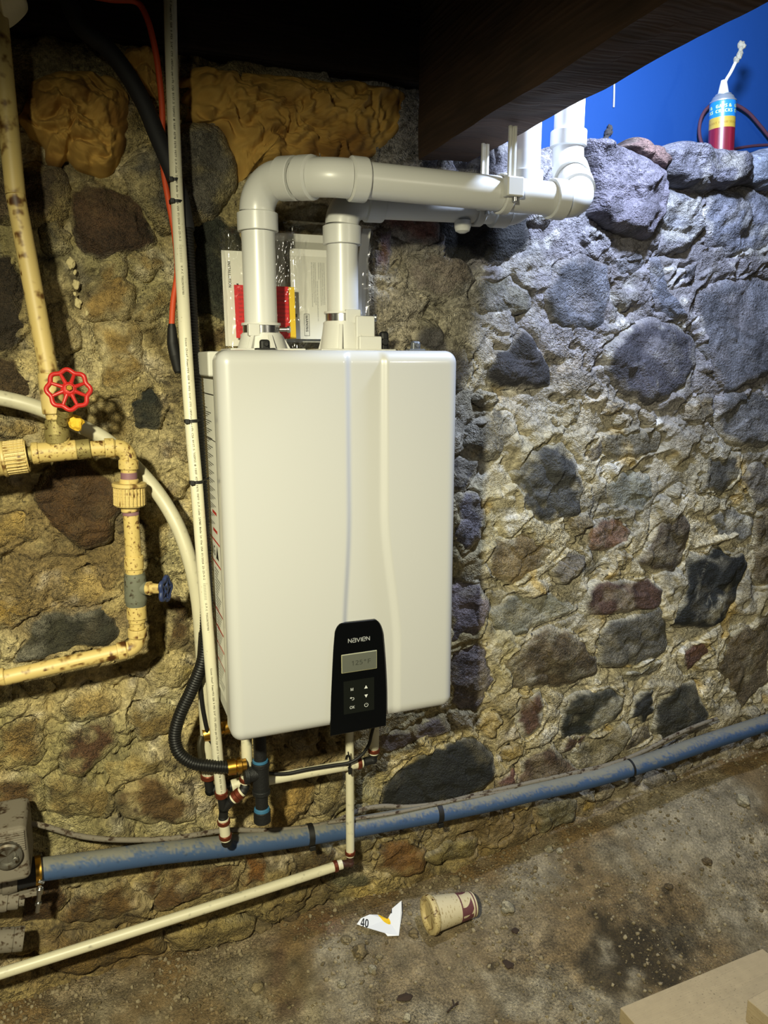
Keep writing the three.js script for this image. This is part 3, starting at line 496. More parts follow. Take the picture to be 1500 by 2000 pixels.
// ------------------------------------------------------------------ wall-hung water heater
const HW = 0.44, HT = 1.42, HB = 0.724, HZ = 0.345;
const heater = thing('water_heater', 'glossy white wall-hung tankless water heater with a black control panel', 'water heater', V(0.22, HB, 0.17));
{
  part(heater, 'casing', box(0.008, HB + 0.006, 0.02, HW - 0.008, HT - 0.006, 0.31, 0.006), M.casing);
  // front cover: one pressed shell with rounded edges and a shallow channel down the middle
  const D = 0.05, r = 0.022, g0 = new THREE.BoxGeometry(HW, HT - HB, D, 150, 190, 12), p = g0.attributes.position;
  const channel = (x, y) => { const k = clamp((y - 0.86) / 0.56), l = lerp(0.212, 0.2245, smooth(0, 0.5, k)) - 0, rgt = lerp(0.318, 0.292, smooth(0, 0.5, k)); return 0.0065 * smooth(l - 0.007, l + 0.007, x) * (1 - smooth(rgt - 0.007, rgt + 0.007, x)); };
  for (let i = 0; i < p.count; i++) {
    const x = p.getX(i), y = p.getY(i), z = p.getZ(i), hx = HW / 2 - r, hy = (HT - HB) / 2 - r;
    const qx = clamp(x, -hx, hx), qy = clamp(y, -hy, hy), qz = Math.min(z, D / 2 - r), d = V(x - qx, y - qy, Math.max(0, z - qz)), L = d.length();
    const n = L > 1e-9 ? d.multiplyScalar(r / L) : d;
    let X = qx + n.x, Y = qy + n.y, Z = z > D / 2 - r ? qz + n.z : z;
    const front = smooth(D / 2 - r, D / 2, Z); Z -= channel(X + HW / 2, Y + (HT + HB) / 2) * front;
    p.setXYZ(i, X, Y, Z);
  }
  g0.deleteAttribute('uv'); g0.deleteAttribute('normal'); let g = mergeVertices(g0, 1e-5); g.computeVertexNormals(); g.translate(HW / 2, (HT + HB) / 2, HZ - D / 2);
  g.setAttribute('uv', new THREE.BufferAttribute(new Float32Array(g.attributes.position.count * 2), 2));
  part(heater, 'front_cover', g, M.enamel);

  // control panel: outline traced on the front plane
  const zP = HZ - 0.004, q = (u, v) => { const w = onZ(u, v, HZ + 0.002); return new THREE.Vector2(w.x, w.y); };
  const sh = new THREE.Shape(), pts = [[647, 1437], [648, 1380], [650, 1330], [653, 1270], [656, 1235]].map((a) => q(...a)), tl = q(660, 1221), tl2 = q(668, 1219), tr = q(733, 1212), tr2 = q(743, 1215), pr = [[747, 1240], [751, 1290], [753.5, 1340], [754, 1380], [753, 1417]].map((a) => q(...a));
  sh.moveTo(pts[0].x, pts[0].y); sh.splineThru(pts.slice(1)); sh.quadraticCurveTo(tl.x, tl.y, tl2.x, tl2.y); sh.lineTo(tr.x, tr.y); sh.quadraticCurveTo(tr2.x, tr2.y, pr[0].x, pr[0].y); sh.splineThru(pr.slice(1)); sh.closePath();
  const pg = new THREE.ExtrudeGeometry(sh, { depth: 0.004, bevelEnabled: true, bevelThickness: 0.0016, bevelSize: 0.0016, bevelSegments: 3, curveSegments: 14 }); pg.translate(0, 0, zP);
  pg.computeBoundingBox(); const bb = pg.boundingBox, cw = 768, ch = Math.round(768 * (bb.max.y - bb.min.y) / (bb.max.x - bb.min.x)), at = (u, v) => { const w = q(u, v); return [(w.x - bb.min.x) / (bb.max.x - bb.min.x) * cw, (1 - (w.y - bb.min.y) / (bb.max.y - bb.min.y)) * ch]; };
  const tp = print(cw, ch, (x) => {
    x.fillStyle = '#131512'; { const [a, b] = at(671, 1332), [c, d] = at(731, 1386); x.fillRect(a, b, c - a, d - b); }
    // maker's lettering, drawn with strokes
    x.strokeStyle = '#8d8f8f'; x.lineCap = 'butt'; x.lineJoin = 'round'; x.lineWidth = 10;
    const [lx, ly] = at(680.5, 1256), [hx] = at(722, 1249), W = (hx - lx), u = W / 6.6, H = 50; const P = (n, f) => { x.beginPath(); f(lx + n * u, ly); x.stroke(); };
    P(0, (a, b) => { x.moveTo(a, b); x.lineTo(a, b - H); x.lineTo(a + u * .95, b); x.lineTo(a + u * .95, b - H); });
    P(1.35, (a, b) => { x.moveTo(a, b - H); x.lineTo(a + u * .7, b - H); x.quadraticCurveTo(a + u * .95, b - H, a + u * .95, b - H * .7); x.lineTo(a + u * .95, b); x.lineTo(a + u * .2, b); x.quadraticCurveTo(a, b, a, b - H * .27); x.quadraticCurveTo(a, b - H * .55, a + u * .2, b - H * .55); x.lineTo(a + u * .95, b - H * .55); });
    P(2.6, (a, b) => { x.moveTo(a, b - H); x.lineTo(a + u * .52, b); x.lineTo(a + u * 1.04, b - H); });
    P(4.0, (a, b) => { x.moveTo(a, b); x.lineTo(a, b - H); });
    P(4.35, (a, b) => { x.moveTo(a + u * .95, b); x.lineTo(a + u * .25, b); x.quadraticCurveTo(a, b, a, b - H * .3); x.lineTo(a, b - H * .7); x.quadraticCurveTo(a, b - H, a + u * .25, b - H); x.lineTo(a + u * .7, b - H); x.quadraticCurveTo(a + u * .95, b - H, a + u * .95, b - H * .7); x.lineTo(a + u * .95, b - H * .48); x.lineTo(a, b - H * .48); });
    P(5.65, (a, b) => { x.moveTo(a, b); x.lineTo(a, b - H); x.lineTo(a + u * .95, b); x.lineTo(a + u * .95, b - H); });
    x.fillStyle = '#c4c6c4'; x.strokeStyle = '#c4c6c4'; x.textAlign = 'center'; x.textBaseline = 'middle'; x.font = '52px sans-serif';
    let [a, b] = at(687.6, 1347); x.fillText('M', a, b); [a, b] = at(688, 1382); x.fillText('OK', a, b);
    [a, b] = at(688, 1365); x.lineWidth = 6; x.beginPath(); x.moveTo(a - 18, b - 12); x.lineTo(a + 10, b - 12); x.quadraticCurveTo(a + 24, b - 12, a + 24, b + 3); x.quadraticCurveTo(a + 24, b + 18, a + 8, b + 18); x.lineTo(a - 4, b + 18); x.stroke(); x.beginPath(); x.moveTo(a - 32, b - 12); x.lineTo(a - 10, b - 26); x.lineTo(a - 10, b + 2); x.fill();
    [a, b] = at(715, 1342); x.beginPath(); x.moveTo(a - 24, b + 20); x.lineTo(a + 24, b + 20); x.lineTo(a, b - 24); x.fill();
    [a, b] = at(715.3, 1359.5); x.beginPath(); x.moveTo(a - 24, b - 20); x.lineTo(a + 24, b - 20); x.lineTo(a, b + 24); x.fill();
    [a, b] = at(715.6, 1377); x.lineWidth = 6; x.beginPath(); x.arc(a, b, 24, -Math.PI / 2 + .6, Math.PI * 1.5 - .6); x.stroke(); x.beginPath(); x.moveTo(a, b - 4); x.lineTo(a, b - 30); x.stroke();
  }, '#050607');
  const panel = part(heater, 'control_panel', boxUV(pg, 0, 1), phys({ color: 0xffffff, map: tp, roughness: 0.25, clearcoat: 0.25, clearcoatRoughness: 0.1, specularIntensity: 0.6 }), 'black control panel with white symbols');
  const s0 = q(668, 1281), s1 = q(735, 1303), s2 = q(735, 1271), sy0 = (q(668, 1316).y + s1.y) / 2, sy1 = (s0.y + s2.y) / 2;
  const ts = print(256, 136, (x) => { x.font = 'bold 50px monospace'; x.fillStyle = '#3a3c36'; x.textAlign = 'center'; x.fillText('125°F', 140, 88); }, '#55574f');
  const zs = zP + 0.0056;
  part(panel, 'screen_frame', box(s0.x - .0016, sy0 - .0016, zs - .002, s1.x + .0016, sy1 + .0016, zs + .0006, .0012), std({ color: 0x8c8a6c, roughness: 0.4 }));
  part(panel, 'screen', boxUV(box(s0.x, sy0, zs - .001, s1.x, sy1, zs + .0012, .0005), 0, 1), phys({ map: ts, color: 0xffffff, roughness: 0.22 }), 'grey display showing the temperature');

  // left side: printed warning plates
  const tl1 = print(512, 1400, (x, w, h) => {
    x.fillStyle = '#d9d8cf'; x.fillRect(0, 0, w, h);
    x.fillStyle = '#222'; for (let y = 120; y < 640; y += 9) { x.globalAlpha = 0.75; x.fillRect(40, y, 200 + (y * 37 % 190), 4); } x.globalAlpha = 1;
    x.fillRect(20, 60, 470, 5); x.fillRect(20, 250, 470, 4); x.fillStyle = '#b02a20'; for (const y of [690, 790, 1010, 1090, 1170, 1250]) x.fillRect(20, y, 470, 9); for (const y of [560, 640]) x.fillRect(330, y, 110, 14);
    x.fillStyle = '#111'; x.font = 'bold 60px sans-serif'; x.fillText('WARNING', 70, 765); x.beginPath(); x.moveTo(380, 770); x.lineTo(450, 770); x.lineTo(415, 705); x.fill();
    x.fillStyle = '#444'; for (let y = 820; y < 1380; y += 14) { x.fillRect(40, y, 120 + (y * 53 % 160), 5); x.fillRect(330, y, 60 + (y * 31 % 90), 5); }
  });
  part(heater, 'warning_label', boxUV(box(0.005, 0.77, 0.05, 0.0085, 1.37, 0.27, 0.001), 2, 1), std({ map: tl1, roughness: 0.45 }), 'printed white label on the left side');
  // hanging bracket with its screw at the rear top corner
  part(heater, 'mounting_bracket', [box(-0.004, 1.375, 0.03, 0.02, 1.418, 0.27, 0.004), box(-0.022, 1.385, 0.075, 0.004, 1.41, 0.10, 0.002)], M.casing);
  const sc = V(-0.012, 1.398, 0.09);
  part(heater, 'screw', [rod(sc, sc.clone().add(V(0.0, 0, 0.05)), 0.004), rod(sc.clone().add(V(0, 0, .028)), sc.clone().add(V(0, 0, .038)), 0.0085, 0.0085, 6), rod(sc.clone().add(V(0, 0, .046)), sc.clone().add(V(0, 0, .054)), 0.009)], M.steel);
  // cover latches along the top edge
  const latch = (u, m) => { const c = onZ(u, 670, HZ - 0.055).x; part(heater, 'cover_latch', [box(c - .009, HT - .004, HZ - .062, c + .009, HT + .018, HZ - .05, .005), box(c - .016, HT - .004, HZ - .066, c + .016, HT + .0035, HZ - .046, .0012), rod(V(c + .001, HT + .010, HZ - .05), V(c + .001, HT + .010, HZ - .046), .004)], m); };
  latch(517, M.black); latch(812, std({ color: 0x55585c, roughness: 0.35, metalness: .4 }));
}
// ---- vent collars on top of the heater (part of it)
const P1 = V(0.111, HT, 0.178), P2 = V(0.275, HT, 0.165), PR = 0.0302, HR = 0.0368;
{
  const c = (o, h) => turned(o, o.clone().add(V(0, 1, 0)), [[-.002, 0], [-.002, .062], [.003, .062], [.003, .046], [.006, .0445], [h - .006, .0385], [h, .0385], [h, .031]], 36);
  const fin = (o, a, h) => { const s = new THREE.Shape(); s.moveTo(.036, 0); s.lineTo(.060, 0); s.lineTo(.042, h); s.lineTo(.034, h); const g = new THREE.ExtrudeGeometry(s, { depth: .006, bevelEnabled: true, bevelSize: .0006, bevelThickness: .0006, bevelSegments: 1 }); g.translate(0, 0, -.003); g.rotateY(a); g.translate(o.x, o.y, o.z); return g; };
  const ring = (o, y0, y1, r) => turned(o.clone().add(V(0, y0, 0)), o.clone().add(V(0, 1, 0)), [[0, r - .003], [0, r], [y1 - y0, r], [y1 - y0, r - .003]], 40);
  const c1 = part(heater, 'vent_collar', [c(P1, .03), fin(P1, 0.2, .028), fin(P1, 2.0, .028), fin(P1, 4.1, .028), fin(P1, -1.4, .028), box(P1.x - .068, HT - .004, P1.z - .05, P1.x + .07, HT + .004, P1.z + .055, .002), ring(P1, .0285, .0325, .036), ring(P1, .046, .0505, .0362), box(P1.x - .031, HT + .026, P1.z + .020, P1.x - .010, HT + .048, P1.z + .037, .002)], M.plasticWhite);
  part(c1, 'clamp_band', ring(P1, .0325, .046, .0338), M.steel, 'shiny steel clamp band');
  part(c1, 'clamp_screw', [rod(P1.clone().add(V(.032, .039, .012)), P1.clone().add(V(.048, .039, .02)), .004), rod(P1.clone().add(V(.045, .039, .018)), P1.clone().add(V(.05, .039, .0205)), .0062)], M.steel);
  const c2 = part(heater, 'vent_collar', [c(P2, .055), fin(P2, 0.1, .05), fin(P2, 2.2, .05), fin(P2, 4.3, .05), fin(P2, -1.1, .05), box(P2.x - .062, HT - .004, P2.z - .05, P2.x + .088, HT + .004, P2.z + .06, .002), ring(P2, .053, .057, .036), ring(P2, .071, .075, .0362), box(P2.x + .012, HT, P2.z + .018, P2.x + .05, HT + .066, P2.z + .045, .003), box(P2.x + .014, HT, P2.z + .03, P2.x + .06, HT + .028, P2.z + .056, .003), box(P2.x - .006, HT + .052, P2.z + .02, P2.x + .024, HT + .078, P2.z + .038, .002)], M.plasticWhite);
  part(c2, 'clamp_band', ring(P2, .057, .071, .0338), M.steel, 'shiny steel clamp band');
  part(c2, 'clamp_screw', [rod(P2.clone().add(V(.035, .064, .02)), P2.clone().add(V(.058, .064, .03)), .004), rod(P2.clone().add(V(.054, .064, .028)), P2.clone().add(V(.059, .064, .03)), .0068)], M.steel);
  part(heater, 'cover_latch', [box(P2.x + .062, HT, P2.z + .03, P2.x + .079, HT + .038, P2.z + .046, .006), rod(P2.clone().add(V(.068, .018, .046)), P2.clone().add(V(.068, .018, .054)), .0065)], M.black);
}
// ---- two white vent pipes
const pipeLen = (a, b, r) => rod(a, b, r, r, 36, 0.001);
{
  const A = V(P1.x, HT + .03, P1.z), C1 = V(P1.x - .001, 1.7195, P1.z), C2 = onZ(645, 345, .30), C3 = onZ(1133, 394, .30), C4 = onZ(1109, 303, .19), T = onZ(1118, 120, .19);
  C4.y = C3.y + .098; T.copy(C4).add(V(.0, .75, 0));
  const v1 = thing('vent_pipe', 'upper white vent pipe rising from the left collar, running right in front', 'pipe', A.clone());
  const [e1, a1, b1] = elbow(A, C1, C2, PR, .05, HR, .034), [e2, a2, b2] = elbow(C1, C2, C3, PR, .07, HR, .03), [e3, a3, b3] = elbow(C2, C3, C4, PR, .05, HR, .03), [e4, a4, b4] = elbow(C3, C4, T, PR, .06, HR, .032);
  part(v1, 'pipe', pipeLen(A, a1.clone().add(V(0, .02, 0)), PR), M.pvc);
  part(v1, 'elbow', e1, M.pvc); part(v1, 'pipe', pipeLen(b1, a2, PR), M.pvc); part(v1, 'elbow', e2, M.pvc);
  part(v1, 'pipe', pipeLen(b2.clone().lerp(a3, -.03), a3.clone().lerp(b2, -.02), PR), M.pvc); part(v1, 'elbow', e3, M.pvc); part(v1, 'pipe', pipeLen(b3, a4, PR), M.pvc); part(v1, 'elbow', e4, M.pvc);
  part(v1, 'pipe', pipeLen(b4.clone().add(V(0, -.02, 0)), T, PR), M.pvc);
  const B = V(P2.x, HT + .055, P2.z), D1 = V(P2.x, 1.699, P2.z), D2 = onZ(1023, 410, .178), T2 = D2.clone().add(V(0, .8, 0));
  const v2 = thing('vent_pipe', 'lower white plastic vent pipe from the right collar, passing behind the upper one', 'pipe', B.clone());
  const [f1, g1, h1] = elbow(B, D1, D2, PR, .045, HR, .036), [f2, g2, h2] = elbow(D1, D2, T2, PR, .040, HR, .034);
  part(v2, 'pipe', pipeLen(B, g1.clone().add(V(0, .02, 0)), PR), M.pvc); part(v2, 'elbow', f1, M.pvc); part(v2, 'pipe', pipeLen(h1.clone().lerp(g2, -.03), g2.clone().lerp(h1, -.02), PR), M.pvc); part(v2, 'elbow', f2, M.pvc); part(v2, 'pipe', pipeLen(h2.clone().add(V(0, -.02, 0)), T2, PR), M.pvc);
  // straps from the beam: a white slotted rail, a ring round the pipe and its bolt
  const hang = (ax0, ax1, s, label, topY) => {
    const c = ax0.clone().lerp(ax1, (s - ax0.x) / (ax1.x - ax0.x)), d = ax1.clone().sub(ax0).normalize(), t = thing('pipe_hanger', label, 'hanger', c.clone());
    part(t, 'rail', [box(c.x - .0078, c.y + .012, c.z + .026, c.x - .0025, topY, c.z + .031, .001), box(c.x + .0025, c.y + .012, c.z + .026, c.x + .0078, topY, c.z + .031, .001), box(c.x - .0075, c.y + .02, c.z + .0245, c.x + .0075, topY, c.z + .028, .001)], M.plasticWhite);
    part(t, 'ring', turned(c.clone().addScaledVector(d, -.009), c.clone().addScaledVector(d, .009), [[0, .031], [0, .0345], [.002, .036], [.016, .036], [.018, .0345], [.018, .031]], 40), M.plasticWhite);
    part(t, 'clamp_block', box(c.x - .017, c.y - .012, c.z + .026, c.x + .017, c.y + .022, c.z + .046, .003), M.plasticWhite);
    if (topY > 1.8165) part(t, 'end_cap', turned(V(c.x - .035, c.y - .052, c.z + .006), V(c.x - .035, 3, c.z + .006), [[0, 0], [0, .006], [.004, .014], [.012, .0165], [.024, .0165]], 24), M.plasticWhite);
    part(t, 'bolt', [rod(V(c.x + .004, c.y - .02, c.z + .036), V(c.x + .004, c.y - .008, c.z + .036), .0055, .0055, 6)], M.steel);
  };
  hang(b2, a3, .545, 'white slotted strap holding the upper vent pipe under the beam', 1.815);
  hang(h1, g2, .558, 'white strap behind the beam holding the lower vent pipe', 1.818);
}
// ---- paperwork in clear bags standing behind the vent pipes
{
  const base = HT + .002;
  const sheetMap = (w, h, draw) => std({ map: print(w, h, draw), roughness: 0.6 });
  const flat = (u0, v0, u1, v1, z, t, lean = 0.0) => { const a = onZ(u0, v1, z), b = onZ(u1, v0, z), g = boxUV(box(a.x, Math.max(base, a.y), z - t, b.x, b.y, z, .0008), 0, 1), p = g.attributes.position; for (let i = 0; i < p.count; i++) p.setZ(i, p.getZ(i) - lean * (p.getY(i) - base)); return g; };
  const b1 = thing('manual', 'white installation booklet with vertical title behind the left vent pipe', 'booklet', onZ(486, 674, .1));
  part(b1, 'cover', flat(441, 492, 533, 676, .112, .004, .05), sheetMap(300, 560, (x, w, h) => { x.fillStyle = '#d4d2c6'; x.fillRect(0, 0, w, h); x.save(); x.translate(34, 60); x.rotate(Math.PI / 2); x.fillStyle = '#333'; x.font = 'bold 22px sans-serif'; x.fillText('INSTALLATION', 0, 0); x.restore(); x.fillStyle = '#222'; x.fillRect(80, 190, 12, 26); x.fillStyle = '#333'; x.fillRect(240, 205, 55, 3); x.fillRect(240, 216, 40, 3); }));
  const r1 = thing('warning_card', 'red card with dark print standing behind the left vent pipe', 'card', onZ(512, 672, .13));
  part(r1, 'card', flat(462, 559, 565, 660, .128, .002, .06), sheetMap(300, 320, (x, w, h) => { x.fillStyle = '#c01a20'; x.fillRect(0, 0, w, h); x.fillStyle = '#5d1518'; x.font = '20px sans-serif'; for (let y = 40; y < 300; y += 26) x.fillText(fake(16), 150, y); for (let y = 40; y < 300; y += 26) x.fillText(fake(6), 20, y); }));
  const y1 = thing('yellow_card', 'yellow card edge showing beside the red card', 'card', onZ(560, 672, .124));
  part(y1, 'card', flat(500, 560, 577, 661, .1235, .002, .06), std({ color: 0xd9b524, roughness: 0.6 }));
  const m2 = thing('manual', 'white manual with a warning box standing behind the right vent pipe', 'manual', onZ(640, 672, .08));
  part(m2, 'pages', flat(572, 492, 722, 662, .084, .006, .04), sheetMap(700, 780, (x, w, h) => {
    x.fillStyle = '#cfcdc3'; x.fillRect(0, 0, w, h); x.fillStyle = '#e0ded5'; x.fillRect(0, 0, w, 60); x.save(); x.translate(0, 0); x.rotate(Math.PI / 2); x.fillStyle = '#3a3a3a';
    x.fillText('', 0, 0); x.font = '13px sans-serif'; for (let c = 0; c < 34; c++) { const X = 180 + c * 15.5; if (c === 8 || c === 9) continue; x.fillText(fake(c % 5 === 4 ? 20 : 58), 110 + (c % 7 === 3 ? 160 : 0), -X); }
    x.strokeStyle = '#222'; x.lineWidth = 4; x.strokeRect(560, -150, 190, 44); x.font = 'bold 30px sans-serif'; x.fillStyle = '#222'; x.fillText('WARNING', 570, -118); x.restore(); x.fillStyle = '#555'; x.fillRect(20, 560, 26, 30);
  }));
  const m3 = thing('manual', 'pale grey folder with a white top strip between the two vent pipes', 'folder', onZ(585, 600, .06));
  part(m3, 'folder', flat(528, 462, 690, 668, .066, .005, .03), sheetMap(400, 500, (x, w, h) => { x.fillStyle = '#a8a69c'; x.fillRect(0, 0, w, h); x.fillStyle = '#d2d0c8'; x.fillRect(0, 0, w, 36); x.fillRect(0, 190, 120, 200); }));
  const m4 = thing('manual', 'two curled white leaflets at the right of the right vent pipe', 'leaflet', onZ(712, 560, .1));
  for (const [u, z] of [[706, .10], [713, .095]]) { const a = onZ(u, 446, z), g = new THREE.BoxGeometry(.011, a.y - base, .0012, 2, 24, 1), p = g.attributes.position; g.translate(a.x, (a.y + base) / 2, z); for (let i = 0; i < p.count; i++) { const k = (p.getY(i) - base) / .22; p.setX(i, p.getX(i) - .010 * k * (1 - k) * 3 + .004 * k); } g.computeVertexNormals(); part(m4, 'leaflet', g, M.plasticWhite); }
  // clear bags: crumpled film front and back, joined at the seams
  const bag = (label, u0, v0, u1, v1, z, d, sharp) => {
    const a = onZ(u0, v1, z), b = onZ(u1, v0, z), nx = 40, ny = 70, t = thing('plastic_bag', label, 'bag', V((a.x + b.x) / 2, base, z)), gs = [];
    for (const s of [1, -1]) {
      const g = new THREE.PlaneGeometry(b.x - a.x, b.y - base, nx, ny), p = g.attributes.position; g.translate((a.x + b.x) / 2, (b.y + base) / 2, 0);
      for (let i = 0; i < p.count; i++) { const x = p.getX(i), y = p.getY(i), e = Math.min(x - a.x, b.x - x, b.y - y + .003), f = smooth(0, .014, e), k = ridge(x * 22, y * 13, s * 3 + z * 90, 3) - .6; p.setX(i, x + .004 * noise(y * 30, z * 50) * (1 - f)); p.setZ(i, z + s * d * f + .007 * sharp * k * (.25 + f) - .04 * (y - base)); }
      g.computeVertexNormals(); gs.push(g);
    }
    part(t, 'film', gs, M.film); return t;
  };
  bag('crumpled clear plastic bag around the booklet behind the left vent pipe', 439, 452, 590, 676, .122, .013, .8);
  bag('clear plastic bag with a long right edge behind the right vent pipe', 560, 440, 736, 676, .085, .018, .5);
}

// ------------------------------------------------------------------ white flexible water pipe with print
const Z = (u, v, z) => onZ(u, v, z);
const pexText = (s) => clone2(print(2048, 256, (x, w, h) => { x.fillStyle = '#2c2a24'; x.font = 'bold 17px monospace'; x.fillText(s, 20, 108); x.fillStyle = 'rgba(150,135,95,0.35)'; for (let i = 0; i < 120; i++) x.fillRect(rnd() * w, rnd() * h, 2 + rnd() * 8, 1 + rnd() * 5); }, '#ffffff'));
function clone2(t) { t.wrapS = t.wrapT = THREE.RepeatWrapping; return t; }
const band = (at, dir, r, L = .009, m = M.copper) => turned(at.clone().addScaledVector(dir, -L / 2), at.clone().addScaledVector(dir, L / 2), [[0, r], [0, r + .0016], [.001, r + .0023], [L - .001, r + .0023], [L, r + .0016], [L, r]], 26);
const dirOf = (a, b) => b.clone().sub(a).normalize();
const PEXR = 0.0112;
// pipe piece with a copper ring near each named end
function pex(t, a, b, r = PEXR, ends = '', mat = M.pex) {
  part(t, 'pipe', rod(a, b, r, r, 24, .0006), mat); const d = dirOf(a, b);
  if (ends.includes('a')) part(t, 'crimp_ring', band(a.clone().addScaledVector(d, .009), d, r), M.copper, 'copper crimp ring');
  if (ends.includes('b')) part(t, 'crimp_ring', band(b.clone().addScaledVector(d, -.009), d, r), M.copper, 'copper crimp ring');
}
const fit = (...pts) => { const g = []; for (let i = 0; i + 1 < pts.length; i++) g.push(rod(pts[i], pts[i + 1], .0095, .0095, 20, .001)); for (const p of pts) { const s = new THREE.SphereGeometry(.0105, 18, 12); s.translate(p.x, p.y, p.z); g.push(s); } return g; };

const riserPts = [[331, -40, .10], [336, 150, .10], [343, 330, .105], [347, 410, .115], [354, 520, .14], [363, 680, .19], [375, 850, .21], [384, 950, .215], [397, 1120, .21], [408, 1260, .20], [418, 1390, .18], [427, 1500, .16], [433, 1556, .15]].map((a) => Z(...a));
const riser = thing('water_pipe', 'tall white plastic water pipe with black print standing left of the heater', 'pipe', riserPts[12].clone());
{
  const c = new THREE.CatmullRomCurve3(riserPts, false, 'centripetal'), L = c.getLength(), g = new THREE.TubeGeometry(c, 160, PEXR, 22, false), uv = g.attributes.uv;
  for (let i = 0; i < uv.count; i++) uv.setXY(i, (uv.getX(i)) * L / 0.62, uv.getY(i) * 1);
  const t = pexText('Sioux Chief PowerPEX SDR 9 PEX 3/4" CTS cNSFus-pw-rfh CSA B137.5 100PSI @ 180F ASTM F876 F877 U.P.Code IAPMO Made in the USA 01/2024 23-23-9-2  |||||||||||  U.P.C 730236703780'); t.offset.set(0, 0);
  // the print faces the room
  const nn = g.attributes.normal; for (let i = 0; i < uv.count; i++) uv.setY(i, 0.5 + Math.atan2(nn.getX(i) + 0.12 * nn.getZ(i), nn.getZ(i)) / (2 * Math.PI) + 0.09);
  part(riser, 'pipe', g, phys({ map: t, color: 0xcfcab2, roughness: 0.42 }), 'white pipe with black print');
  const e = riserPts[12], d = dirOf(riserPts[11], e);
  part(riser, 'crimp_ring', band(e.clone().addScaledVector(d, -.008), d, PEXR, .013), M.copper, 'copper crimp ring');
  const tee = Z(437, 1580, .147), lo0 = Z(436, 1598, .146), lo1 = Z(441, 1640, .143), br = Z(454, 1562, .155), br2 = Z(474, 1545, .158);
  part(riser, 'tee', fit(e, tee, lo0), M.black, 'black tee fitting'); part(riser, 'tee', fit(tee, br), M.black);
  pex(riser, lo0, lo1, PEXR, 'ab'); pex(riser, br, br2, PEXR * .95, 'ab');
  const foot = Z(446, 1642, .06); part(riser, 'elbow', fit(lo1, Z(442, 1646, .14), foot), M.black); part(riser, 'pipe', rod(foot, V(foot.x + .004, foot.y, .04), PEXR * .9), M.pexGrey);
  part(riser, 'elbow', fit(br2, Z(478, 1537, .155)), M.black);
  const st = Z(478, 1537, .155), up = Z(483, 1503, .16), top = V(up.x + .0, HB + .004, .165); pex(riser, st.clone().add(V(.001, .01, 0)), up, PEXR, 'a'); pex(riser, up, top, PEXR, 'b');
}
// black ties that hold the riser, the gas hose and the cord together
for (const [i, [u, v, z, label]] of [[341, 353, .106, 'upper black cable tie on the white riser near the insulation'], [344, 395, .112, 'black cable tie just below the topmost one on the riser'], [373, 822, .207, 'black cable tie on the riser at the level of the red handwheel'], [383, 941, .214, 'lowest black cable tie on the riser']].entries()) {
  const c = Z(u, v, z), t = thing('cable_tie', label, 'cable tie', c.clone()), a = riserPts[0].clone().sub(riserPts[12]).normalize();
  part(t, 'strap', turned(c.clone().addScaledVector(a, -.0028), c.clone().addScaledVector(a, .0028), [[0, PEXR], [0, PEXR + .0016], [.0056, PEXR + .0016], [.0056, PEXR]], 26), M.black);
  part(t, 'head', [box(c.x - .012, c.y - .004, c.z + .006, c.x - .004, c.y + .004, c.z + .016, .0012), rod(V(c.x + .006, c.y, c.z + .005), V(c.x + .03, c.y - .002, c.z - .05), .002)], M.black);
}
// gas hose
{
  const smoothPts = [[120, -30, .09], [160, 52, .085], [205, 90, .08], [245, 140, .078], [280, 200, .075], [305, 260, .075], [330, 320, .078], [352, 385, .085], [364, 450, .10]].map((a) => Z(...a));
  const ribPts = [[364, 450, .10], [370, 560, .12], [376, 680, .15], [384, 800, .17], [389, 900, .175], [396, 1020, .178], [402, 1130, .18], [403, 1220, .18], [396, 1290, .175], [375, 1345, .165], [350, 1400, .16], [341, 1440, .16], [349, 1470, .165], [375, 1490, .17], [410, 1496, .175], [448, 1499, .18]].map((a) => Z(...a));
  const t = thing('gas_hose', 'long black corrugated gas hose looping into a brass fitting beneath the heater', 'hose', ribPts[11].clone());
  part(t, 'sleeve', sweep(smoothPts, .0155, 90, 18), M.blackRubber); part(t, 'hose', hoseRibbed(ribPts, .0128, .0055, .0016, 18), std({ color: 0x101010, roughness: 0.42 }));
  const n0 = ribPts[15], d = V(1, .0, .02).normalize(), at = (k) => n0.clone().addScaledVector(d, k);
  part(t, 'brass_fitting', [turned(at(-.004), at(.022), [[0, .011], [0, .0155], [.016, .0165], [.018, .012], [.022, .012], [.022, 0]], 6), turned(at(.016), at(.034), [[0, .010], [0, .0165], [.008, .0165], [.010, .0125], [.018, .0125], [.018, 0]], 6)], M.brass, 'brass hex nut');
}
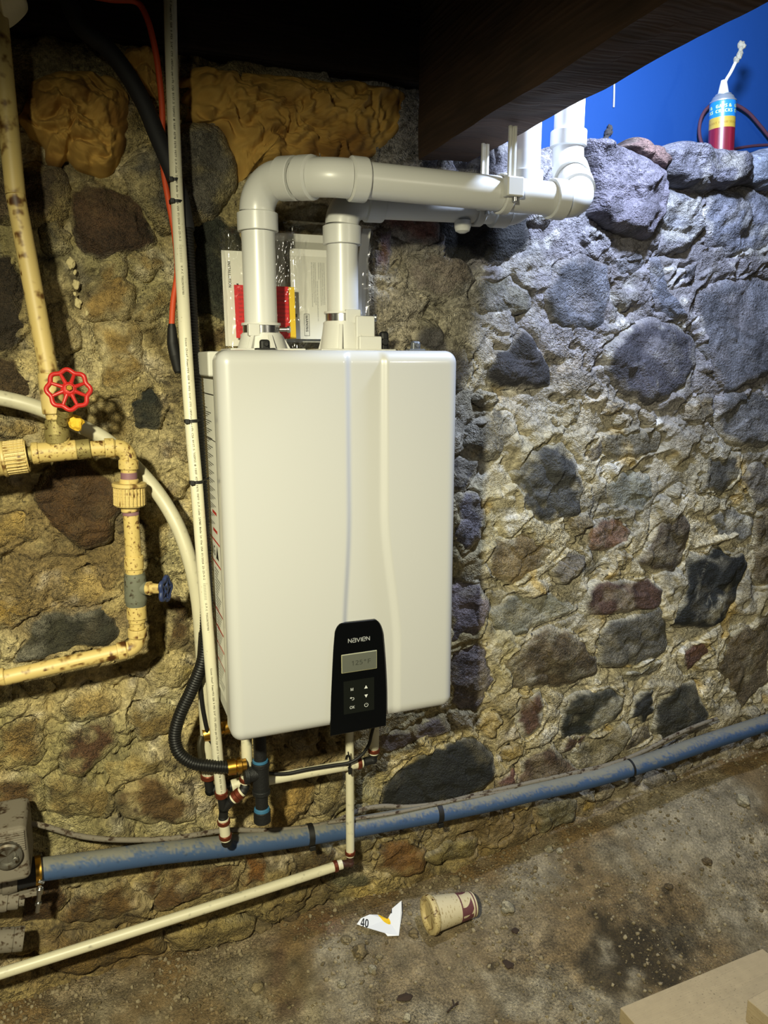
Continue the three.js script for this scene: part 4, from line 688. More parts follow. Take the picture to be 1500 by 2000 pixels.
// black iron tee with its drip leg
const GX = V(0.0815, 0, 0.18);
{
  const c = V(GX.x, 0.556, GX.z), t = thing('gas_pipe', 'black iron gas tee and drip leg hanging under the heater', 'pipe', V(c.x, .45, c.z));
  const R = .0133, cy = (y0, y1, r) => rod(V(c.x, y0, c.z), V(c.x, y1, c.z), r, r, 26, .0012);
  part(t, 'nipple', cy(c.y + .03, HB + .006, R), M.ironBlack);
  part(t, 'tee', [cy(c.y - .034, c.y + .034, .0168), cy(c.y + .026, c.y + .036, .0188), cy(c.y - .036, c.y - .026, .0188), rod(V(c.x, c.y + .012, c.z), V(c.x - .030, c.y + .012, c.z), .0155), rod(V(c.x - .024, c.y + .012, c.z), V(c.x - .034, c.y + .012, c.z), .0178)], M.ironBlack);
  part(t, 'thread_sealant', [turned(V(c.x, c.y + .0365, c.z), V(c.x, 2, c.z), [[0, R], [0, .0162], [.004, .0158], [.005, R]], 26)], M.sealant, 'blue thread sealant');
  part(t, 'drip_leg', cy(.47, c.y - .03, R), M.ironBlack);
  part(t, 'cap', [cy(.456, .482, .0178), turned(V(c.x, .452, c.z), V(c.x, 1, c.z), [[0, 0], [0, .010], [.005, .0165], [.006, .0178]], 26)], M.ironBlack);
  part(t, 'thread_sealant', [turned(V(c.x, .4825, c.z), V(c.x, 2, c.z), [[0, R], [0, .0168], [.005, .016], [.007, R]], 26)], M.sealant, 'blue thread sealant');
}
// grey-white large pipe curving in from the left and going down behind the riser
{
  const pts = [[-320, 755, .10], [-60, 768, .10], [0, 777, .10], [70, 795, .10], [140, 825, .10], [205, 858, .10], [262, 910, .10], [310, 965, .11], [348, 1030, .13], [372, 1100, .145], [386, 1170, .15], [394, 1260, .145], [400, 1360, .135], [405, 1450, .125], [407, 1520, .12]].map((a) => Z(...a));
  const t = thing('water_pipe', 'thick bent white pipe sweeping from the left edge down behind the riser', 'pipe', pts[14].clone());
  part(t, 'pipe', sweep(pts, .0138, 170, 22), M.pexGrey);
  const d = dirOf(pts[13], pts[14]); part(t, 'crimp_ring', band(pts[14].clone().addScaledVector(d, -.006), d, .0138, .011), M.copper, 'copper crimp ring');
  const e = pts[14], q = Z(410, 1545, .118), b = Z(434, 1537, .115), b2 = Z(452, 1535, .115), b3 = Z(486, 1524, .115);
  part(t, 'elbow', fit(e, q), M.black); part(t, 'elbow', fit(q, b), M.black); pex(t, b2, b3, .0125, 'b'); part(t, 'elbow', fit(b, b2), M.black);
}
// brass valve half hidden behind the riser
{
  const c = Z(428, 1428, .13), t = thing('ball_valve', 'brass valve with a lever half hidden behind the white riser', 'valve', c.clone());
  const a = Z(396, 1436, .135), b = Z(448, 1418, .13); 
  part(t, 'body', [rod(a, b, .0105), turned(a.clone(), b, [[0, 0], [0, .013], [.012, .0165], [.022, .0165], [.024, .012], [.05, .011]], 24), rod(b.clone().addScaledVector(dirOf(a, b), -.014), b.clone().addScaledVector(dirOf(a, b), .004), .0145, .0145, 6)], M.brass);
  part(t, 'lever', sweep([a.clone().add(V(-.004, .004, .012)), a.clone().add(V(-.009, -.012, .016)), a.clone().add(V(-.008, -.04, .018))], .0055, 16, 10), std({ color: 0x3a3526, metalness: .5, roughness: .5 }));
}
// horizontal white pipe, with its elbow up into the heater, and the thin drain pipe
{
  const a = Z(512, 1525, .12), b = Z(708, 1489, .12), e = Z(728, 1484, .12), up0 = Z(730, 1472, .12), up1 = V(up0.x + .001, HB + .004, .13);
  const t = thing('water_pipe', 'white pipe running right under the heater and turning up into it', 'pipe', e.clone());
  pex(t, a, b, .0118, 'b'); part(t, 'elbow', fit(b, e, up0), M.black, 'black elbow'); pex(t, up0, up1, .0112, 'a');
}
{
  const top = V(.306, HB + .004, .10), lo = Z(684, 1672, .10), e = Z(684, 1686, .10), w0 = Z(668, 1688, .10), w1 = Z(-420, 2034, .12);
  const t = thing('drain_pipe', 'thin white drain pipe dropping from the heater and sloping left along the wall foot', 'pipe', e.clone());
  const top2 = V(lo.x + .002, HB + .004, .10); pex(t, lo, top2, .0098, 'a'); part(t, 'elbow', [rod(lo, e, .008), rod(e, w0, .008), place(new THREE.SphereGeometry(.0095, 16, 10), e)], std({ color: 0x3a2018, roughness: .6 }), 'dark elbow');
  const c = [0, .25, .5, .75, 1].map((s) => w0.clone().lerp(w1, s).add(V(0, -.002 * Math.sin(s * Math.PI), 0))); part(t, 'pipe', sweep(c, .0112, 60, 20), M.pex); part(t, 'crimp_ring', band(w0.clone().lerp(w1, .015), dirOf(w0, w1), .0112), M.copper, 'copper crimp ring');
}
// thin black power cord
{
  const pts = [V(.372, HB + .004, .16), ...[[726, 1432, .16], [720, 1455, .155], [706, 1475, .15], [684, 1489, .145], [650, 1495, .14], [600, 1503, .138], [560, 1511, .136], [530, 1511, .136], [500, 1505, .138], [470, 1500, .14]].map((a) => Z(...a))];
  const t = thing('power_cord', 'thin black cord from the panel laid along the white pipe under the heater', 'cord', pts[4].clone()); part(t, 'cord', sweep(pts, .0036, 90, 10), M.black);
  const c = Z(680, 1487, .125), k = thing('cable_tie', 'black cable tie holding the power cord to the thin drain pipe', 'cable tie', c.clone());
  part(k, 'strap', turned(c.clone().add(V(-.002, 0, 0)), c.clone().add(V(.4, -.06, 0)), [[0, .0125], [0, .0145], [.004, .0145], [.004, .0125]], 24), M.black);
  part(k, 'tail', [box(c.x - .004, c.y - .024, c.z + .010, c.x + .004, c.y - .010, c.z + .016, .001), rod(V(c.x, c.y + .01, c.z + .01), V(c.x - .004, c.y + .03, c.z + .012), .0016)], M.black);
}
// black cable hanging beside the loop
{ const pts = [[392, 1235, .165], [389, 1290, .16], [391, 1340, .155], [396, 1385, .15], [408, 1440, .14], [420, 1470, .12]].map((a) => Z(...a)); const t = thing('cable', 'short black cable hanging beside the hose loop left of the heater', 'cable', pts[3].clone()); part(t, 'cable', sweep(pts, .0042, 50, 10), M.black); }
// orange extension cord
{
  const t = thing('extension_cord', 'orange cord hanging from the joists beside the white riser with a black plug', 'cord', Z(336, 640, .06));
  const pts = [[150, -14, .075], [215, -2, .075], [268, 4, .075], [284, 28, .075], [300, 82, .072], [311, 150, .07], [317, 220, .07], [316, 290, .07], [321, 345, .075], [329, 392, .08], [341, 460, .08], [346, 530, .08], [338, 590, .085], [335, 640, .09]].map((a) => Z(...a));
  part(t, 'cord', sweep(pts, .0055, 120, 12), M.orange);
  const a = Z(335, 632, .09), b = Z(337, 672, .088), c = Z(349, 728, .085); part(t, 'plug', [turned(a, b, [[0, 0], [0, .006], [.01, .0085], [.034, .0105], [a.distanceTo(b), .0105]], 18), turned(b, c, [[-.002, .0105], [.02, .0112], [b.distanceTo(c) - .004, .009], [b.distanceTo(c), .007], [b.distanceTo(c), 0]], 18)], M.black, 'black plug body');
}

// ------------------------------------------------------------------ old yellowed plastic pipework on the left
{
  const t = thing('pipework', 'yellowed plastic pipework with a red handwheel and a blue tap left of the heater', 'pipes', Z(250, 880, .15));
  const R = .0143, z = .15, hub = (a, b, r) => rod(a, b, r, r, 26, .0016), pt = (u, v, zz = z) => Z(u, v, zz);
  // leaning feed pipe from the ceiling
  const f0 = pt(-22, -140, .12), f1 = pt(30, 380, .135), f2 = pt(97, 738); part(t, 'pipe', [rod(f0, f1, .0158), rod(f1, f2, .0156)], M.cpvcClean);
  part(t, 'primer_stain', rod(pt(96, 728), pt(98, 740), .0159), M.primer);
  part(t, 'coupling', hub(pt(96, 728), pt(106, 808), .0195), M.cpvcClean);
  // gate valve with the red wheel
  const gv = pt(113, 840), tee = pt(114, 882); part(t, 'socket', [hub(pt(106, 806), pt(112, 836), .0155), hub(pt(113, 852), pt(116, 868), .0185)], M.cpvc);
  const w = pt(134, 761, .215), ax = V(.10, .30, 1).normalize(), vb = pt(122, 826, .165);
  const valve = part(t, 'gate_valve', [turned(pt(109, 815), tee, [[0, .013], [.006, .0185], [.016, .0195], [.028, .021], [.044, .0195], [.05, .014]], 24), rod(vb, vb.clone().lerp(w, .45), .0105), turned(vb.clone().lerp(w, .30), w, [[0, .011], [0, .0145], [.013, .0145], [.015, .009]], 6), rod(vb.clone().lerp(w, .4), w.clone().addScaledVector(ax, .007), .004)], M.valveBrass, 'corroded brass valve body');
  { const g = new THREE.IcosahedronGeometry(.012, 3), q = g.attributes.position; for (let i = 0; i < q.count; i++) { const n = 1 + .5 * noise(q.getX(i) * 110, q.getY(i) * 110, q.getZ(i) * 110 + 2); q.setXYZ(i, q.getX(i) * n, q.getY(i) * n, q.getZ(i) * n * .7); } g.computeVertexNormals(); part(valve, 'foam_blob', place(g, pt(149, 826, .178)), std({ color: 0xd9ad2c, roughness: .8 }), 'yellow foam blob'); }
  {
    const q = new THREE.Quaternion().setFromUnitVectors(V(0, 0, 1), ax), gs = [], Rw = .0325, loop = [];
    for (let i = 0; i < 96; i++) { const a = i / 96 * Math.PI * 2, r = Rw + .0022 * Math.cos(a * 8); loop.push(V(Math.cos(a) * r, Math.sin(a) * r, 0)); }
    const tg = new THREE.TubeGeometry(new THREE.CatmullRomCurve3(loop, true), 160, .0040, 12, true); gs.push(tg);
    for (let i = 0; i < 8; i++) { const a = (i + .5) / 8 * Math.PI * 2; gs.push(rod(V(Math.cos(a) * .009, Math.sin(a) * .009, .004), V(Math.cos(a) * Rw, Math.sin(a) * Rw, 0), .0036, .0026, 12)); }
    gs.push(turned(V(0, 0, -.003), V(0, 0, 1), [[0, 0], [0, .011], [.003, .013], [.008, .012], [.011, .008], [.011, 0]], 24));
    part(valve, 'handwheel', place(join(...gs), w, q), M.redPaint, 'red eight-spoked handwheel');
    part(valve, 'wheel_nut', place(turned(V(0, 0, .008), V(0, 0, 1), [[0, .0055], [.004, .0055], [.005, .0045], [.005, 0]], 6), w, q), M.brass);
  }
  // tee, union to the left
  const runL = pt(62, 886), runR = pt(150, 878); part(t, 'tee', [hub(runL, runR, .0178), hub(pt(113, 838), pt(118, 880), .0178), hub(runL, runL.clone().lerp(runR, .16), .0195)], M.cpvc);
  const un = pt(54, 890), un2 = pt(-160, 916); part(t, 'pipe', rod(pt(48, 890), pt(66, 886), .0145), M.valveBrass);
  const nut = (a, b, r, n) => { const L = a.distanceTo(b), g = [turned(a, b, [[0, r * .7], [0, r * .93], [.004, r * .95], [L - .003, r * .95], [L, r * .9], [L, r * .7]], 40)], d = dirOf(a, b), q = turnY(a, b); for (let i = 0; i < n; i++) { const k = i / n * Math.PI * 2, s = new THREE.CylinderGeometry(.0019, .0019, L * .86, 6); s.translate(Math.cos(k) * r * .955, L / 2, Math.sin(k) * r * .955); s.applyQuaternion(q); s.translate(a.x, a.y, a.z); g.push(s); } return g; };
  part(t, 'union_nut', nut(un, pt(8, 896), .030, 28), M.cpvcClean, 'ribbed union nut'); part(t, 'union', [hub(pt(10, 896), un2, .0285), hub(pt(12, 896), pt(4, 897), .0315)], M.cpvcClean);
  part(t, 'coupling', hub(pt(148, 879), pt(177, 876), .0178), M.valveBrass);
  // to the right, down
  const cor = pt(250, 873), dn = pt(252, 940); const [e1, s1, q1] = elbow(pt(170, 877), cor, dn, R, .021, .0178, .018); part(t, 'pipe', rod(pt(172, 877), s1, R), M.cpvc); part(t, 'elbow', e1, M.cpvc);
  part(t, 'pipe', rod(q1, dn, R), M.cpvc); part(t, 'primer_stain', rod(pt(251.5, 922), pt(252, 936), R + .0004), M.primer);
  part(t, 'coupling', [hub(pt(252, 935), pt(252.5, 955), .0172)], M.cpvcClean);
  part(t, 'union_nut', nut(pt(252.5, 948), pt(253.5, 988), .0285, 26), M.cpvcClean, 'ribbed union nut'); part(t, 'union', [hub(pt(252.3, 943), pt(252.5, 951), .031), hub(pt(253.5, 986), pt(255, 999), .0168)], M.cpvcClean);
  part(t, 'primer_stain', rod(pt(255, 998), pt(255.5, 1006), R + .0005), M.primer);
  part(t, 'pipe', rod(pt(255, 996), pt(261, 1092), R), M.cpvc); part(t, 'coupling', [hub(pt(261, 1085), pt(262, 1111), .0178), hub(pt(262, 1110), pt(262.5, 1122), .0162)], M.cpvc);
  // stop valve with the blue tap
  const v0 = pt(263, 1119), v1 = pt(266, 1183), sv = part(t, 'stop_valve', [turned(v0, v1, [[0, .012], [0, .0178], [.008, .0198], [.02, .0205], [v0.distanceTo(v1) - .012, .0205], [v0.distanceTo(v1), .018], [v0.distanceTo(v1), .012]], 26), rod(pt(268, 1150, .155), pt(292, 1149, .165), .0125)], M.valveGrey, 'grey valve body');
  const h0 = pt(288, 1149, .165), h1 = pt(313, 1150, .18), h2 = pt(326, 1151, .185), hd = dirOf(h0, h2); part(sv, 'bonnet', [rod(h0, h1, .0105, .009), turned(h0, h1, [[0, .010], [0, .0125], [.006, .0135], [.008, .0105]], 20)], M.cpvcClean, 'white bonnet');
  { const q = new THREE.Quaternion().setFromUnitVectors(V(0, 0, 1), hd), gs = [], loop = []; for (let i = 0; i < 60; i++) { const a = i / 60 * Math.PI * 2, r = .0205 + .0028 * Math.cos(a * 5); loop.push(V(Math.cos(a) * r, Math.sin(a) * r, 0)); } gs.push(new THREE.TubeGeometry(new THREE.CatmullRomCurve3(loop, true), 90, .0042, 10, true)); for (let i = 0; i < 5; i++) { const a = i / 5 * Math.PI * 2; gs.push(rod(V(0, 0, 0), V(Math.cos(a) * .02, Math.sin(a) * .02, 0), .0036)); } gs.push(turned(V(0, 0, -.006), V(0, 0, 1), [[0, 0], [0, .007], [.010, .008], [.012, 0]], 18)); part(sv, 'tap_handle', place(join(...gs), pt(323, 1151, .184), q), M.bluePaint, 'blue tap handle'); }
  // lower coupling, elbow, pipe to the left
  part(t, 'coupling', [hub(pt(266, 1181), pt(267, 1208), .0182), hub(pt(267, 1207), pt(267.5, 1216), .016)], M.cpvc);
  const lc = pt(269, 1264), [e2, s2, q2] = elbow(pt(267, 1205), lc, pt(100, 1303), R, .022, .0175, .018); part(t, 'elbow', e2, M.cpvcClean); part(t, 'pipe', rod(s2, pt(267, 1206), R), M.cpvc);
  part(t, 'pipe', rod(q2, pt(-300, 1395), R), M.cpvcClean); part(t, 'coupling', hub(pt(10, 1321), pt(-60, 1338), .0168), M.cpvcClean);
}

// ------------------------------------------------------------------ blue pipe along the foot of the wall
const blue = [[40, 1703, .075], [75, 1699, .075], [150, 1689, .075], [300, 1668, .075], [440, 1653, .075], [600, 1631, .075], [720, 1611, .075], [850, 1588, .075], [950, 1568, .075], [1050, 1545, .075], [1140, 1525, .078], [1230, 1500, .08], [1310, 1474, .08], [1380, 1450, .08], [1500, 1411, .08], [1620, 1370, .085], [1850, 1288, .085], [2100, 1200, .09]].map((a) => Z(...a));
{
  const t = thing('conduit', 'long blue plastic pipe, dusty on top, along the foot of the wall', 'pipe', blue[8].clone());
  const g = sweep(blue, .0232, 900, 40), p = g.attributes.position, n = g.attributes.normal, col = [], B = C('#1a4375'), D = C('#7b7868');
  for (let i = 0; i < p.count; i++) { const x = p.getX(i), y = p.getY(i), zz = p.getZ(i), k = smooth(.3, .9, n.getY(i) + .5 * fbm(x * 30, y * 30, zz * 30, 3) + .8 * fbm(x * 170, y * 170, zz * 170, 2) + .15 * noise(x * 5, 1.5)), c = mixC(B, D, .12 + k * .7); col.push(c.r, c.g, c.b); }
  g.setAttribute('color', new THREE.Float32BufferAttribute(col, 3)); part(t, 'pipe', g, M.bluePipe);
  for (const [u, v, z, l] of [[605, 1630, .075, 'black tie round the blue pipe under the heater'], [855, 1587, .075, 'black tie round the blue pipe near the big black stone'], [1230, 1500, .08, 'black tie round the blue pipe at the right']]) {
    const c = Z(u, v, z), d = dirOf(Z(u - 20, v + (z > .078 ? 6 : 3.6), z), c), k = thing('pipe_tie', l, 'cable tie', c.clone()), s = l.includes('right') ? .006 : .013;
    part(k, 'strap', turned(c.clone().addScaledVector(d, -s / 2), c.clone().addScaledVector(d, s / 2), [[0, .0225], [0, .0248], [s, .0248], [s, .0225]], 30), M.black); part(k, 'knot', box(c.x - .004, c.y - .034, c.z + .006, c.x + .010, c.y - .022, c.z + .016, .002), M.black);
  }
  const line = (pts, l, r) => { const w = pts.map((a) => Z(...a)), k = thing('cable', l, 'cable', w[Math.floor(w.length / 2)].clone()); part(k, 'cable', sweep(w, r, 200, 10), M.dustyGrey); };
  line([[52, 1607, .06], [80, 1612, .06], [115, 1622, .06], [150, 1632, .06], [220, 1640, .062], [330, 1638, .065], [440, 1622, .07], [520, 1622, .07], [590, 1618, .075], [625, 1612, .075], [665, 1600, .06], [705, 1582, .055], [745, 1575, .055], [800, 1576, .06], [865, 1568, .07], [940, 1550, .07], [1030, 1530, .07], [1120, 1510, .07], [1200, 1490, .07], [1260, 1466, .06], [1310, 1440, .055], [1370, 1414, .05], [1400, 1404, .04]], 'dusty grey cable lying along the top of the blue pipe', .0058);
  line([[640, 1607, .082], [690, 1600, .085], [760, 1590, .085], [850, 1572, .08], [900, 1562, .078], [1000, 1543, .075], [1100, 1521, .075], [1190, 1495, .074], [1250, 1477, .06], [1290, 1456, .055], [1340, 1430, .05], [1385, 1410, .04]], 'thin grey wire twisted beside the cable on the blue pipe', .0042);
}
// rubber coupling, grey valve box and drain stubs at the lower left corner
{
  const t = thing('pipe_coupling', 'black rubber coupling joining the left end of the blue pipe', 'coupling', Z(40, 1712, .08));
  const a = Z(82, 1698, .076), b = Z(30, 1710, .082), c = Z(-200, 1750, .09);
  part(t, 'sleeve', [turned(a, b, [[0, .0236], [0, .0265], [.004, .0275], [.02, .0275], [a.distanceTo(b), .0285], [a.distanceTo(b), .02]], 30)], M.blackRubber);
  part(t, 'hose_clamp', turned(a.clone().lerp(b, .05), b, [[0, .0278], [0, .0284], [.011, .0284], [.011, .0278]], 36), M.brass, 'brassy hose clamp');
  part(t, 'clamp_screw', rod(a.clone().add(V(-.006, -.005, .028)), a.clone().add(V(.004, -.012, .028)), .004), M.steel);
  part(t, 'elbow', [turned(b, c, [[-.004, .022], [-.004, .031], [.01, .034], [.022, .034], [.024, .030], [.05, .030]], 32)], M.dustyGrey, 'dusty grey pipe socket');
}
{
  const o = Z(5, 1645, .12), t = thing('valve_box', 'dusty grey ribbed box above the blue pipe at the left edge', 'box', o.clone());
  const x1 = Z(55, 1600, .12).x, yt = Z(30, 1592, .12).y, yb = Z(30, 1695, .12).y, x0 = x1 - .16, gs = [box(x0, yb, .05, x1, yt, .17, .012)];
  for (let i = 0; i < 9; i++) { const y = yt - .008 - i * .0045; gs.push(box(x0 + .005, y - .0015, .16, x1 - .004, y + .0015, .1712, .001)); }
  part(t, 'body', gs, M.dustyGrey); const c = Z(14, 1672, .176); part(t, 'knob', [turned(c.clone().add(V(0, 0, -.006)), c.clone().add(V(0, 0, 1)), [[0, .026], [.010, .026], [.012, .022], [.012, .017], [.008, .015], [.008, 0]], 30), rod(c.clone().add(V(.014, -.004, .0)), c.clone().add(V(.014, -.004, .014)), .006, .006, 6)], M.dullSteel); 
}
{
  const t = thing('drain_stub', 'cut grey drain pipe poking in at the left edge below the coupling', 'pipe', Z(20, 1830, .1)), a = Z(46, 1833, .10), b = Z(-300, 1862, .10);
  part(t, 'pipe', [turned(a, b, [[.004, .018], [0, .0185], [0, .0225], [.002, .0232], [.018, .0232], [.0182, .0215], [.02, .0232], [a.distanceTo(b), .0232]], 30)], M.dustyGrey);
  const t2 = thing('drain_stub', 'short grey pipe stub just under the black coupling', 'pipe', Z(20, 1765, .1)), c = Z(48, 1757, .10), d = Z(-300, 1790, .10);
  part(t2, 'pipe', [turned(c, d, [[.003, .008], [0, .0085], [0, .012], [.010, .012], [.011, .017], [.03, .017], [.031, .0195], [c.distanceTo(d), .0195]], 28)], M.dustyGrey);
  const t3 = thing('clamp_bolt', 'steel bolt with a cross handle hanging under the coupling clamp', 'bolt', Z(76, 1755, .12)), e = Z(78, 1732, .115), f = Z(73, 1782, .115);
  part(t3, 'shank', [rod(e, f, .0042), rod(e.clone().lerp(f, .05), e.clone().lerp(f, .28), .0068), rod(f.clone().lerp(e, .3), f.clone().lerp(e, .42), .0072, .0072, 6)], M.steel); part(t3, 'bracket', box(f.x - .03, e.y - .016, e.z - .01, e.x - .004, e.y - .006, e.z + .004, .002), M.dustyGrey);
}

// ------------------------------------------------------------------ spray foam on the upper wall
// blob(outline in photo points, distance from the wall face, bulge)
function blob(pts, z0, bulge, k, colour, amp = 1, N = 120, rings = 60) {
  const w = []; for (let i = 0; i < pts.length; i += 2) w.push(onZ(pts[i], pts[i + 1], z0));
  const edge = new THREE.CatmullRomCurve3(w, true, 'catmullrom', .4).getSpacedPoints(N).slice(0, N), mid = edge.reduce((a, p) => a.add(p), V(0, 0, 0)).divideScalar(N), pos = [], col = [], uv = [], idx = [];
  for (let q = 0; q <= rings; q++) { const t = Math.pow(1 - q / rings, .8); for (let i = 0; i < N; i++) {
    const e = edge[i], r = e.distanceTo(mid), x = lerp(mid.x, e.x, t), y = lerp(mid.y, e.y, t), f = Math.sqrt(1 - t ** 4);
    const wx = x + .018 * noise(x * 24, y * 24, k), wy = y + .018 * noise(x * 24, y * 24, k + 7), fold = ridge(wx * 17, wy * 20, k, 3), b = Math.abs(noise(wx * 26, wy * 30, k + 2)), h = f * (bulge * (.75 + .7 * fbm(x * 6, y * 6, k, 2)) + amp * (.045 * (b - .2) + .022 * (fold - .6) + .022 * fbm(x * 60, y * 60, k, 3)));
    pos.push(x + .012 * f * noise(x * 20, y * 20, k + 4), y + .012 * f * noise(x * 20, y * 20, k + 5), z0 - .035 * t * t + h); uv.push(x, y); const c = colour(x, y, b, fold); col.push(c.r, c.g, c.b);
  } }
  for (let q = 0; q < rings; q++) for (let i = 0; i < N; i++) { const a = q * N + i, b = q * N + (i + 1) % N, c = a + N, d = b + N; idx.push(a, d, b, a, c, d); }
  let g = new THREE.BufferGeometry(); g.setAttribute('position', new THREE.Float32BufferAttribute(pos, 3)); g.setAttribute('color', new THREE.Float32BufferAttribute(col, 3)); g.setAttribute('uv', new THREE.Float32BufferAttribute(uv, 2)); g.setIndex(idx); g.computeVertexNormals();
  if (g.attributes.normal.getZ(Math.floor(pos.length / 6)) < 0) { const ix = g.index; for (let i = 0; i < ix.count; i += 3) { const a = ix.getX(i); ix.setX(i, ix.getX(i + 1)); ix.setX(i + 1, a); } g.computeVertexNormals(); }
  return [g, mid];
}
{
  const A = C('#c29a4c'), B = C('#8a6226'), D = C('#7a5826'), col = (k) => (x, y, b) => mixC(mixC(A, B, smooth(.1, .4, fbm(x * 9, y * 9, k, 3) + .15)), D, b * .5).multiplyScalar(.95);
  const [g1, m1] = blob([44, 190, 60, 150, 110, 128, 170, 128, 225, 140, 252, 180, 256, 240, 240, 300, 212, 342, 180, 335, 150, 325, 130, 305, 112, 325, 88, 310, 84, 280, 50, 262, 30, 230], .03, .05, 3, col(3));
  part(thing('insulation_foam', 'lumpy brown-yellow spray foam clump at the upper left between the stones', 'insulation', m1), 'foam', g1, M.foam);
  const [g2, m2] = blob([345, 150, 380, 122, 450, 128, 560, 140, 680, 150, 795, 168, 800, 205, 788, 250, 740, 300, 660, 318, 560, 316, 500, 330, 470, 352, 462, 320, 440, 270, 400, 240, 362, 235, 345, 200], .02, .045, 11, col(11), 1, 160, 64);
  part(thing('insulation_foam', 'long band of brown spray foam under the sill behind the vent pipe', 'insulation', m2), 'foam', g2, M.foam);
  const [g3, m3] = blob([215, 82, 250, 78, 300, 90, 320, 110, 315, 190, 300, 200, 270, 150, 240, 120], .02, .03, 17, col(17));
  part(thing('insulation_foam', 'small dim foam patch beside the black cable below the joists', 'insulation', m3), 'foam', g3, M.foam);
  const [g5, m5] = blob([-60, 100, -10, 110, 14, 150, 20, 210, 10, 280, -20, 300, -60, 300], .03, .05, 23, col(23));
  part(thing('insulation_foam', 'foam clump at the far left edge behind the leaning yellowed pipe', 'insulation', m5), 'foam', g5, M.foam);
  const wc = C('#c9c2a2'); const [g4, m4] = blob([-20, -30, 40, -30, 52, 0, 36, 22, 14, 38, 2, 30, -20, 20], .14, .05, 5, () => wc, .8, 60, 24);
  part(thing('foam_lump', 'pale lump of hardened foam hanging at the top left corner', 'foam', m4), 'lump', g4, M.foam);
}
